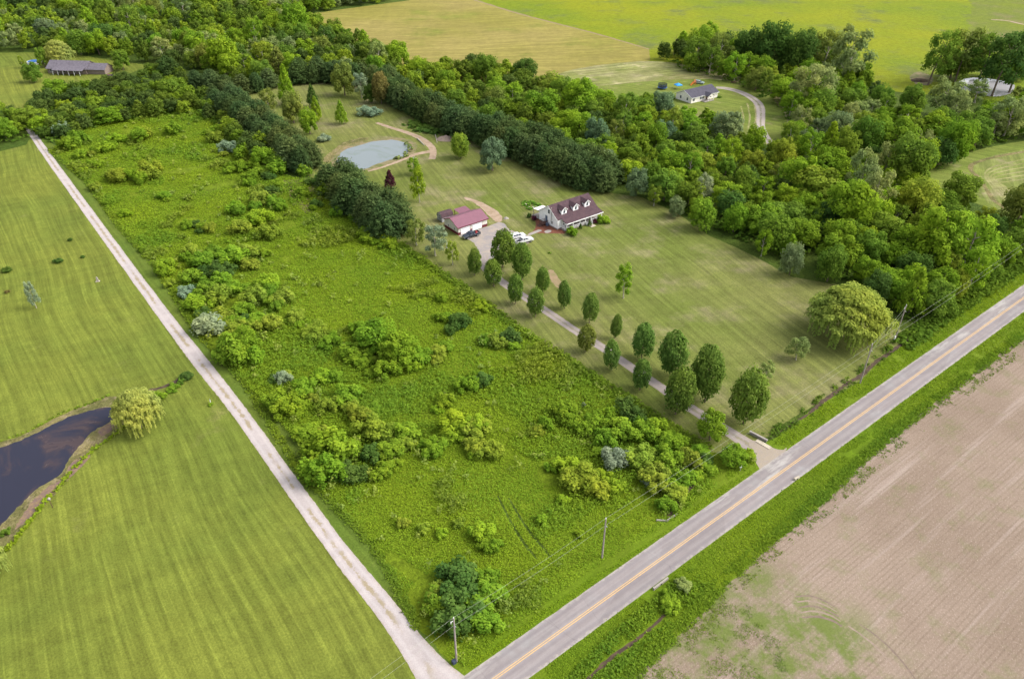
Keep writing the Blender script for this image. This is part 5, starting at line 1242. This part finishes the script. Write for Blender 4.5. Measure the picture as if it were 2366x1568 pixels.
# blue canopy
cx_, cy_ = G(1566, 206); C_ = empty('canopy_tent', (cx_, cy_, 0), R(20)); tag(C_, 'bright blue pop-up canopy behind the ranch house', 'canopy')
me = bpy.data.meshes.new('canopy_top'); me.from_pydata([(-1.5, -1.5, 2.1), (1.5, -1.5, 2.1), (1.5, 1.5, 2.1), (-1.5, 1.5, 2.1), (0, 0, 2.9), (-1.5, -1.5, 1.85), (1.5, -1.5, 1.85), (1.5, 1.5, 1.85), (-1.5, 1.5, 1.85)], [], [(0, 1, 4), (1, 2, 4), (2, 3, 4), (3, 0, 4), (5, 6, 1, 0), (6, 7, 2, 1), (7, 8, 3, 2), (8, 5, 0, 3)])
M['bright_blue'] = plain('bright_blue_canvas', (.03, .28, .72), .6); me.materials.append(M['bright_blue']); obj('canopy_top', me, C_)
for a, b in ((-1.45, -1.45), (1.45, -1.45), (1.45, 1.45), (-1.45, 1.45)): MB().cyl((a, b, .02), .03, 1.85, 'z', 6).build('leg', M['steel'], C_)
# play slide
px_, py_ = G(1601, 197); P_s = empty('play_slide', (px_, py_, 0), R(30)); tag(P_s, 'orange and red play slide behind the ranch house roof', 'slide')
M['orange'] = plain('orange_plastic', (.65, .16, .03), .4)
MB().prism([(-1.6, .1), (-1.3, .1), (.5, 1.5), (.5, 1.7), (.2, 1.7), (-1.6, .3)], -.35, .35, 'y').build('chute', M['orange'], P_s)
MB().box(.5, 1.4, -.45, .45, 1.35, 1.5).box(.52, .62, -.45, -.35, .02, 2.2).box(.52, .62, .35, .45, .02, 2.2).box(1.3, 1.4, -.45, -.35, .02, 2.2).box(1.3, 1.4, .35, .45, .02, 2.2).box(.5, 1.4, -.46, .46, 2.2, 2.3).build('tower', M['orange'], P_s)
# bench frame on the ranch lawn
bx_, by_ = G(1695, 193); Bn = empty('garden_swing', (bx_, by_, 0), R(-20)); tag(Bn, 'dark collapsed garden swing on the grass above the ranch driveway', 'swing')
MB().box(-1.2, 1.2, -.3, .3, .4, .48).box(-1.2, 1.2, .25, .33, .48, .95).build('seat', M['wood_dark'], Bn)
MB().prism([(-.8, .02), (-.7, .02), (0, 1.35), (.7, .02), (.8, .02), (.05, 1.45), (-.05, 1.45)], -1.35, -1.27).prism([(-.8, .02), (-.7, .02), (0, 1.35), (.7, .02), (.8, .02), (.05, 1.45), (-.05, 1.45)], 1.27, 1.35).build('frame', M['black'], Bn)

# ---- dark-roofed house far left
ox, oy = G(112, 170)
Dh = empty('dark_roofed_house', (ox, oy, 0), R(-6)); tag(Dh, 'long low house with weathered grey-purple roof among trees at far left', 'house')
DL, DW = 21, 10
gable_walls(DL, DW, 2.8, 5.4).build('wall', M['brick'], Dh)
MB().slab([(-.5, -.7, 2.55), (DL + .5, -.7, 2.55), (DL + .5, DW / 2, 5.55), (-.5, DW / 2, 5.55)], .12).slab([(-.5, DW / 2, 5.552), (DL + .5, DW / 2, 5.552), (DL + .5, DW + .7, 2.55), (-.5, DW + .7, 2.55)], .12).build('roof', M['shingle_weathered'], Dh)
MB().slab([(4.2, -3.0, 2.45), (DL - .2, -3.0, 2.45), (DL - .2, 1.0, 3.75), (4.2, 1.0, 3.75)], .12).build('porch_roof', M['shingle_weathered'], Dh)
for px in (4.5, 7.2, 10, 13, 16, 19): MB().box(px - .09, px + .09, -2.8, -2.62, .02, 2.36).build('porch_post', M['white'], Dh)
wg = MB().prism([(.8, 0), (8.2, 0), (8.2, 2.6), (4.5, 4.6), (.8, 2.6)], DL + .02, DL + 9.5).build('wing_wall', M['brick'], Dh)
MB().slab([(DL + .02, .2, 2.4), (DL + 9.9, .2, 2.4), (DL + 9.9, 4.5, 4.74), (DL + .02, 4.5, 4.74)], .12).slab([(DL + .02, 4.5, 4.742), (DL + 9.9, 4.5, 4.742), (DL + 9.9, 8.8, 2.4), (DL + .02, 8.8, 2.4)], .12).build('wing_roof', M['shingle_weathered'], Dh)
for px, w in ((2.2, 1.8), (6, 1.2), (9, 1.2), (14.5, 1.2)): window(Dh, px, 0, .9, w, 1.3, 'y-')
# pool with blue cover
ax_, ay_ = G(80, 147); Po = empty('swimming_pool', (ax_, ay_, 0)); tag(Po, 'white above-ground pool with blue cover beside the dark-roofed house', 'pool')
MB().cyl((0, 0, 0.02), 3.4, 1.25, 'z', 32).build('pool_wall', M['white'], Po); MB().cyl((0, 0, 1.28), 3.1, .25, 'z', 32, 2.2).build('cover', M['blue'], Po)
MB().box(3.3, 6.2, -1.2, 1.4, 1.0, 1.15).box(3.4, 3.55, -1.1, -.95, .02, 1.0).box(6.0, 6.15, -1.1, -.95, .02, 1.0).box(6.0, 6.15, 1.2, 1.35, .02, 1.0).box(3.5, 6.1, -1.2, -1.1, 1.16, 1.9).build('pool_deck', M['white'], Po)

# ---- vehicles
def wheel(par, x, y, r=.40, w=.27):
    s = 1 if y > 0 else -1
    t = MB().cyl((x, y - w / 2, r), r, w, 'y', 20).build('wheel', M['black'], par)
    MB().cyl((x, y + s * (w / 2 + .002) - (.02 if s < 0 else 0), r), r * .58, .02, 'y', 14).build('rim', M['chrome'], t)
def pickup(name, loc_, rz, paint, label, load=None):
    o = empty(name, (loc_[0], loc_[1], .034), rz); tag(o, label, 'pickup truck', 'vehicles parked on the gravel court')
    hw = .98
    b = MB()
    b.prism([(-2.9, .50), (-1.95, .50), (-1.85, .62), (1.35, .62), (1.45, .50), (2.75, .50), (2.9, .62), (2.88, 1.00), (2.75, 1.08), (1.25, 1.22), (-.95, 1.24), (-.95, .78), (-2.9, .78)], -hw, hw, 'y')
    b.box(-2.9, -.95, -hw, -hw + .10, .78, 1.26).box(-2.9, -.95, hw - .10, hw, .78, 1.26).box(-2.9, -2.82, -hw + .10, hw - .10, .78, 1.24)
    b.build('body', paint, o, None, .02)
    c = MB(); zc = 1.84
    pts = [(-.95, 1.235), (1.25, 1.225), (.55, zc - .03), (.35, zc), (-.70, zc), (-.88, zc - .06)]
    n = len(pts); k0 = 0
    for sg in (-1, 1):
        for (x, z) in pts: c.v.append((x, sg * (hw - .03 - (z - 1.23) * .28), z))
    c.f += [tuple(range(n))[::-1], tuple(range(n, 2 * n))] + [(i, (i + 1) % n, n + (i + 1) % n, n + i) for i in range(n)]
    cb = c.build('cab', paint, o)
    for sg in (-1, 1):
        for (x0, x1, x2, x3) in ((-.80, .02, .02, -.72), (.10, .95, .48, .10)):
            g = MB(); f_ = lambda z: sg * (hw - .03 - (z - 1.23) * .28 + .006)
            g.v += [(x0, f_(1.30), 1.30), (x1, f_(1.30), 1.30), (x2, f_(1.74), 1.74), (x3, f_(1.74), 1.74)]; g.f.append((0, 1, 2, 3))
            g.build('side_window', M['glass'], o)
    g = MB(); g.v += [(1.21, -.80, 1.27), (1.21, .80, 1.27), (.60, .70, 1.80), (.60, -.70, 1.80)]; g.f.append((0, 1, 2, 3)); g.build('windscreen', M['glass'], o)
    g = MB(); g.v += [(-.965, -.78, 1.32), (-.965, .78, 1.32), (-.915, .70, 1.72), (-.915, -.70, 1.72)]; g.f.append((0, 1, 2, 3)); g.build('rear_window', M['glass'], o)
    for x in (-1.90 + .1, 1.85):
        for y in (-.86, .86): wheel(o, x, y)
    for y in (-.75, .75):
        MB().box(2.86, 2.92, y - .18, y + .18, .80, .98).build('headlight', M['lamp_clear'], o)
        MB().box(-2.93, -2.88, y - .13 + (.1 if y > 0 else -.1), y + .13, .85, 1.15).build('tail_light', M['lamp_red'], o)
    MB().box(2.88, 2.98, -.9, .9, .45, .62).box(2.87, 2.91, -.5, .5, .70, .95).build('bumper', M['chrome'], o)
    MB().box(-3.0, -2.9, -.9, .9, .45, .62).build('rear_bumper', M['chrome'], o)
    for y in (-1.09, 1.09): MB().box(.95, 1.10, min(y, y * .9), max(y, y * .9), 1.25, 1.42).build('mirror', M['black'], o)
    MB().box(-2.8, -1.0, -.86, .86, .785, .80).build('bed_liner', M['black'], o)
    return o
M['paint_dark'] = plain('dark_blue_paint', (.030, .040, .055), .25, .5, .3, .05)
M['paint_white'] = plain('white_car_paint', (.62, .62, .63), .25, .5, 0, .02)
M['paint_silver'] = plain('pale_blue_paint', (.38, .46, .50), .25, .5, .3, .03)
vx, vy = G(1089, 547.5); tk1 = pickup('pickup_truck', (vx, vy), R(37.5 + 180), M['paint_dark'], 'dark blue pickup parked in front of the garage doors')
tl_ = tag(MB().box(-.4, .4, -.3, .3, 0, .35).box(-.25, .25, -.2, .2, .35, .6).build('tool_box', M['lamp_red'], None, None, .02), 'red equipment lying in the bed of the dark pickup', 'toolbox'); tl_.rotation_euler = (0, 0, R(37.5))
tl_.location = (vx + 1.9 * math.cos(R(37.5)), vy + 1.9 * math.sin(R(37.5)), .034 + .81)
vx, vy = G(1211, 560.5); pickup('pickup_truck', (vx, vy), R(30), M['paint_white'], 'white pickup with open bed, closer to the lawn edge')
def suv(name, loc_, rz, paint, label, cat='car'):
    o = empty(name, (loc_[0], loc_[1], .034), rz); tag(o, label, cat, None)
    hw = .93
    MB().prism([(-2.4, .40), (2.3, .40), (2.42, .58), (2.36, .92), (1.2, 1.08), (-2.30, 1.08), (-2.42, .9)], -hw, hw, 'y').build('body', paint, o, None, .02)
    c = MB(); pts = [(-2.28, 1.075), (1.15, 1.075), (.40, 1.60), (.15, 1.66), (-1.7, 1.66), (-2.0, 1.58)]; n = len(pts)
    for sg in (-1, 1):
        for (x, z) in pts: c.v.append((x, sg * (hw - .03 - (z - 1.08) * .28), z))
    c.f += [tuple(range(n))[::-1], tuple(range(n, 2 * n))] + [(i, (i + 1) % n, n + (i + 1) % n, n + i) for i in range(n)]
    c.build('cabin', paint, o)
    for sg in (-1, 1):
        f_ = lambda z: sg * (hw - .03 - (z - 1.08) * .28 + .006)
        for (x0, x1, x2, x3) in ((-1.9, -1.1, -1.1, -1.75), (-1.02, -.22, -.22, -1.02), (-.14, .88, .38, -.14)):
            g = MB(); g.v += [(x0, f_(1.14), 1.14), (x1, f_(1.14), 1.14), (x2, f_(1.56), 1.56), (x3, f_(1.56), 1.56)]; g.f.append((0, 1, 2, 3)); g.build('side_window', M['glass'], o)
    g = MB(); g.v += [(1.11, -.75, 1.12), (1.11, .75, 1.12), (.44, .66, 1.585), (.44, -.66, 1.585)]; g.f.append((0, 1, 2, 3)); g.build('windscreen', M['glass'], o)
    g = MB(); g.v += [(-2.285, -.74, 1.15), (-2.285, .74, 1.15), (-2.06, .66, 1.55), (-2.06, -.66, 1.55)]; g.f.append((0, 1, 2, 3)); g.build('rear_window', M['glass'], o)
    for x in (-1.5, 1.5):
        for y in (-.82, .82): wheel(o, x, y, .34, .23)
    for y in (-.7, .7):
        MB().box(2.34, 2.43, y - .17, y + .17, .68, .84).build('headlight', M['lamp_clear'], o)
        MB().box(-2.45, -2.38, y - .12, y + .12, .75, 1.0).build('tail_light', M['lamp_red'], o)
    return o
vx, vy = G(1196, 549.5); o = suv('car', (vx, vy), R(30), M['paint_white'], 'white car behind the white pickup on the gravel court'); o['group'] = 'vehicles parked on the gravel court'
vx, vy = G(1615, 194); suv('car', (vx, vy), R(-28), M['paint_silver'], 'pale blue-green car behind the ranch house roof')
vx, vy = G(259, 180); suv('car', (vx, vy), R(12), plain('dark_red_paint', (.10, .012, .016), .3, .5), 'dark red car among trees right of the dark-roofed house')

# ---- power poles and lines
polD = [(1055, 1527, 10.4), (1391, 1288, 9.6), (1987, 885, 10.6), (2067, 785, 9.9)]
plb = ['grey wooden power pole with base box at the mouth of the gravel lane', 'grey power pole at the meadow edge, midway along the road', 'plain power pole beside the muddy ditch', 'power pole with white cutouts next to the big weeping willow']
PT = []
for i, ((u, v, h), lb) in enumerate(zip(polD, plb)):
    x, y = G(u, v); PT.append((x, y, h)); o = empty('power_pole', (x, y, 0), R(ROAD_ANG)); tag(o, lb, 'power pole', 'power poles along the road')
    if i == 0: pm = M['pole'] = striped('weathered_pole', (.33, .28, .26), 'x', .11, .25, .9)
    MB().cyl((0, 0, 0), .17, h, 'z', 12, .115).build('pole', M['pole'], o)
    MB().cyl((0, 0, h + .002), .05, .28, 'z', 8).cyl((0, 0, h + .14), .08, .06, 'z', 8).build('insulator', M['white'], o)
    MB().box(-.06, .06, -.42, -.12, h - 1.62, h - 1.54).cyl((0, -.42, h - 1.66), .05, .22, 'z', 8).build('neutral_bracket', M['steel'], o)
    if i in (0, 3):
        MB().box(-.5, -.12, -.03, .03, h - .5, h - .43).cyl((-.5, 0, h - .85), .06, .45, 'z', 8).build('fuse_cutout', M['white'], o)
    if i == 0: MB().box(-.75, -.2, -.3, .25, .02, .75).build('base_box', plain('dark_blue_box', (.04, .05, .09), .5), o)
    if i == 3: MB().box(-.55, -.22, -.14, .14, .02, 1.3).build('service_box', M['white'], o)
def wire(a, b, sag, lb, r=.012):
    V, Fc = [], []; n = 24
    pts = [(a[0] + (b[0] - a[0]) * t, a[1] + (b[1] - a[1]) * t, a[2] + (b[2] - a[2]) * t - 4 * sag * t * (1 - t)) for t in [i / n for i in range(n + 1)]]
    tube(V, Fc, pts, [r] * (n + 1), 5); me = bpy.data.meshes.new('power_line'); me.from_pydata(V, [], Fc); me.update(); me.materials.append(M['wire']); o = obj('power_line', me); tag(o, lb, 'power line', 'power lines along the road')
M['wire'] = plain('aluminium_wire', (.36, .37, .30), .5, .4, .2)
dv = Vector((PT[0][0] - PT[1][0], PT[0][1] - PT[1][1])).normalized()
PA = (PT[0][0] + dv.x * 42, PT[0][1] + dv.y * 42 - 1.5, 10.2)
dv2 = Vector((PT[2][0] - PT[1][0], PT[2][1] - PT[1][1])).normalized()
PE = (PT[2][0] + dv2.x * 78 , PT[2][1] + dv2.y * 78 + 1.5, 10.3)
names = ['from the lane-mouth pole off the bottom of the photo', 'between the lane-mouth pole and the meadow pole', 'across the driveway mouth to the ditch pole', 'from the ditch pole along the wood to the right edge']
for (a, b), nm in zip(((PA, PT[0]), (PT[0], PT[1]), (PT[1], PT[2]), (PT[2], PE)), names):
    for dz, w in ((.22, 'upper'), (-1.6, 'lower')): wire((a[0], a[1], a[2] + dz), (b[0], b[1], b[2] + dz), .5, f'{w} wire {nm}')
for dz, dz2, w in ((.2, -.3, 'upper'), (-1.6, -1.9, 'lower')): wire((PT[2][0], PT[2][1], PT[2][2] + dz), (PT[3][0], PT[3][1], PT[3][2] + dz2), .4, f'{w} short wire between the ditch pole and the willow pole')

# ---- small things
def small(name, u, v, lb, cat, rz=0):
    x, y = G(u, v); o = empty(name, (x, y, 0), rz); return tag(o, lb, cat)
o = small('headwall', 1526, 1350, 'long concrete culvert headwall on the field side of the road', 'headwall', R(ROAD_ANG)); MB().box(-1.75, 1.75, -.16, .16, 0, .55).build('wall', M['concrete'], o, None, .02); MB().cyl((0, -.172, .26), .22, .01, 'y', 14).build('pipe_mouth', M['black'], o)
o = small('headwall', 1841, 1106, 'short pale concrete block where the culvert meets the road edge', 'headwall', R(ROAD_ANG - 8)); MB().box(-.75, .55, -.22, .2, 0, .5).build('wall', M['concrete_pale'], o, None, .03); MB().cyl((-.1, -.232, .24), .18, .01, 'y', 14).build('pipe_mouth', M['black'], o)
o = small('headwall', 1541, 1204, 'angled concrete ditch wall below the thicket', 'headwall', R(ROAD_ANG)); MB().box(0, 2.6, -.1, .1, 0, .4).prism([(-.07, -.1), (.0, .1), (-1.35, 1.35), (-1.5, 1.2)], 0, .36, 'z').build('wall', M['concrete'], o)
o = small('retaining_wall', 1752, 1011, 'low dark timber wall beside the driveway mouth', 'retaining wall', R(LANE_ANG + 8)); MB().box(-2.0, 1.9, -.14, .14, 0, .55).box(-2.1, 2.0, -.2, .2, .552, .66).build('timbers', M['wood_grey'], o)
o = small('concrete_pad', 1763, 1026, 'pale concrete slab beside the driveway mouth', 'slab', R(LANE_ANG + 4)); MB().box(-1.6, 1.7, -.5, .55, .035, .13).build('slab', M['concrete_pale'], o, None, .02)
o = small('mailbox', 1710, 1087, 'white mailbox on a post by the driveway mouth', 'mailbox', R(ROAD_ANG)); MB().box(-.05, .05, -.05, .05, 0, .95).build('post', M['wood_grey'], o); MB().prism([(-.14, .96), (.14, .96), (.14, 1.16), (.08, 1.26), (-.08, 1.26), (-.14, 1.16)], -.28, .28).build('box', M['white'], o)
o = small('stone_marker', 226, 650, 'grey weathered stone marker standing on the left lawn', 'marker', R(20)); MB().prism([(-.32, 0), (.32, 0), (.26, .9), (.12, 1.35), (-.10, 1.45), (-.26, .95)], -.16, .16, 'y').build('stone', M['concrete'], o, None, .04); MB().box(-.55, .55, -.35, .35, 0, .10).build('plinth', M['concrete_pale'], o)
o = small('pipe_post', 487, 931, 'white standpipe with green clump on the left lawn', 'standpipe'); MB().cyl((0, 0, 0), .07, .95, 'z', 10).build('pipe', M['white'], o); MB().cyl((0, 0, .95), .10, .12, 'z', 10, .06).build('cap', M['steel'], o)
o = small('yard_pole', 122, 1172, 'thin dark post at the bank of the left pond', 'post'); MB().cyl((0, 0, 0), .06, 2.0, 'z', 8, .045).build('post', M['wood_dark'], o); MB().box(-.22, .22, -.14, .14, 2.0, 2.25).prism([(-.28, 2.25), (.28, 2.25), (0, 2.5)], -.2, .2, 'y').build('bird_box', M['wood_grey'], o)
o = small('statue', 1033, 572, 'small white garden statue between the silvery and yellow-green trees', 'statue'); MB().cyl((0, 0, 0), .35, .25, 'z', 12).build('base', M['white'], o); MB().cyl((0, 0, .252), .18, .7, 'z', 10, .26).cyl((0, 0, .953), .26, .35, 'z', 10, .1).cyl((0, 0, 1.3), .15, .28, 'z', 10, .12).build('figure', M['white'], o)
x, y = G(1029, 326); 
def mound(name, u, v, rx_, ry_, h, mat, lb, cat, seed):
    x, y = G(u, v); V = []; Fc = []; n, k = 28, 7
    for j in range(k):
        f = j / (k - 1); r = 1 - f
        for i in range(n):
            a = 2 * math.pi * i / n; q = 1 + .25 * mnoise.noise(Vector((math.cos(a) * 1.6, math.sin(a) * 1.6, seed + f)))
            z = h * (1 - r ** 2 if r < 1 else 0) * (1 + .3 * mnoise.noise(Vector((math.cos(a) * 3 * r, math.sin(a) * 3 * r, seed))))
            V.append((rx_ * r * q * math.cos(a), ry_ * r * q * math.sin(a), z - .02 * (j == 0)))
    Fc = [(j * n + i, j * n + (i + 1) % n, (j + 1) * n + (i + 1) % n, (j + 1) * n + i) for j in range(k - 1) for i in range(n)]
    me = bpy.data.meshes.new(name); me.from_pydata(V, [], Fc); me.update(); me.materials.append(mat); o = obj(name, me); o.location = (x, y, .03); return tag(o, lb, cat)
mound('dirt_pile', 1029, 322, 3.8, 2.6, 1.4, M['spoil'], 'heap of grey-brown soil beside the curved pine row', 'dirt pile', 3)
mound('dirt_pile', 2125, 187, 5.0, 3.0, 1.0, M['ditch'], 'brown spoil heap under the leaning tall tree', 'dirt pile', 5)
mound('rubble_heap', 1268, 470, 0, 0, 0, M['concrete'], 'x', 'x', 6) if False else None
for k_, (u, v, s_) in enumerate([(1214, 473, .5), (1232, 480, .6), (1246, 484, .7), (1238, 478, .4), (1222, 479, .4), (1252, 481, .4)]):
    o = mound('boulder', u, v, s_ * 1.3, s_, s_ * .7, M['concrete_pale'], 'pale rock in the weedy patch behind the white house', 'rock', 10 + k_); o['group'] = 'pale rocks in the weedy patch behind the white house'
tufts('weedy_patch', [G(*p) for p in [(1205, 468), (1225, 464), (1255, 476), (1265, 486), (1240, 488), (1212, 480)]], 3, .35, .5, (.07, .14, .02), 'weedy patch among pale rocks behind the white house', 43, 3, .4)
mound('boulder', 1169, 505, .9, .7, .5, M['concrete'], 'grey rock at the end of the dirt track above the court', 'rock', 22)
mound('boulder', 957, 366, .8, .6, .5, M['concrete'], 'grey rock on the near bank of the middle pond', 'rock', 23)
def log_(name, a, b, r, mat, lb, cat, z=None):
    p, q = G(*a), G(*b); V, Fc = [], []; z = r if z is None else z
    pts = [(p[0] + (q[0] - p[0]) * t, p[1] + (q[1] - p[1]) * t, z + .06 * math.sin(t * 5)) for t in (0, .25, .5, .75, 1)]
    tube(V, Fc, pts, [r, r * 1.05, r * .95, r * .9, r * .8], 8); Fc.append(tuple(range(8))[::-1]); Fc.append(tuple(range(32, 40)))
    me = bpy.data.meshes.new(name); me.from_pydata(V, [], Fc); me.update(); me.materials.append(mat); tag(obj(name, me), lb, cat)
log_('log', (964, 321), (981, 337), .22, M['bark_pale'], 'grey log lying at the right end of the middle pond', 'log')
log_('fallen_branch', (1005, 308), (1010, 330), .16, M['bark_pale'], 'pale bleached trunk lying beside the soil heap', 'log')
# bare tree in the bright field
def bare_tree(u, v, h, lb):
    x, y = G(u, v); V, Fc = trunk_geo(.25, .98, .022, 9, .33, (0, 0), 4)
    me = bpy.data.meshes.new('bare_tree'); me.from_pydata(V, [], Fc); me.update(); me.materials.append(M['bark']); o = obj('bare_tree', me); o.location = (x, y, 0); o.scale = (h, h, h); tag(o, lb, 'tree')
bare_tree(1558, 128, 11, 'leafless dead tree standing at the edge of the bright field')
plant_at('airy', *G(1562, 128), 8, 4, 'pale', 'thin_tree', 'thin half-bare tree beside the dead tree', 'tree')
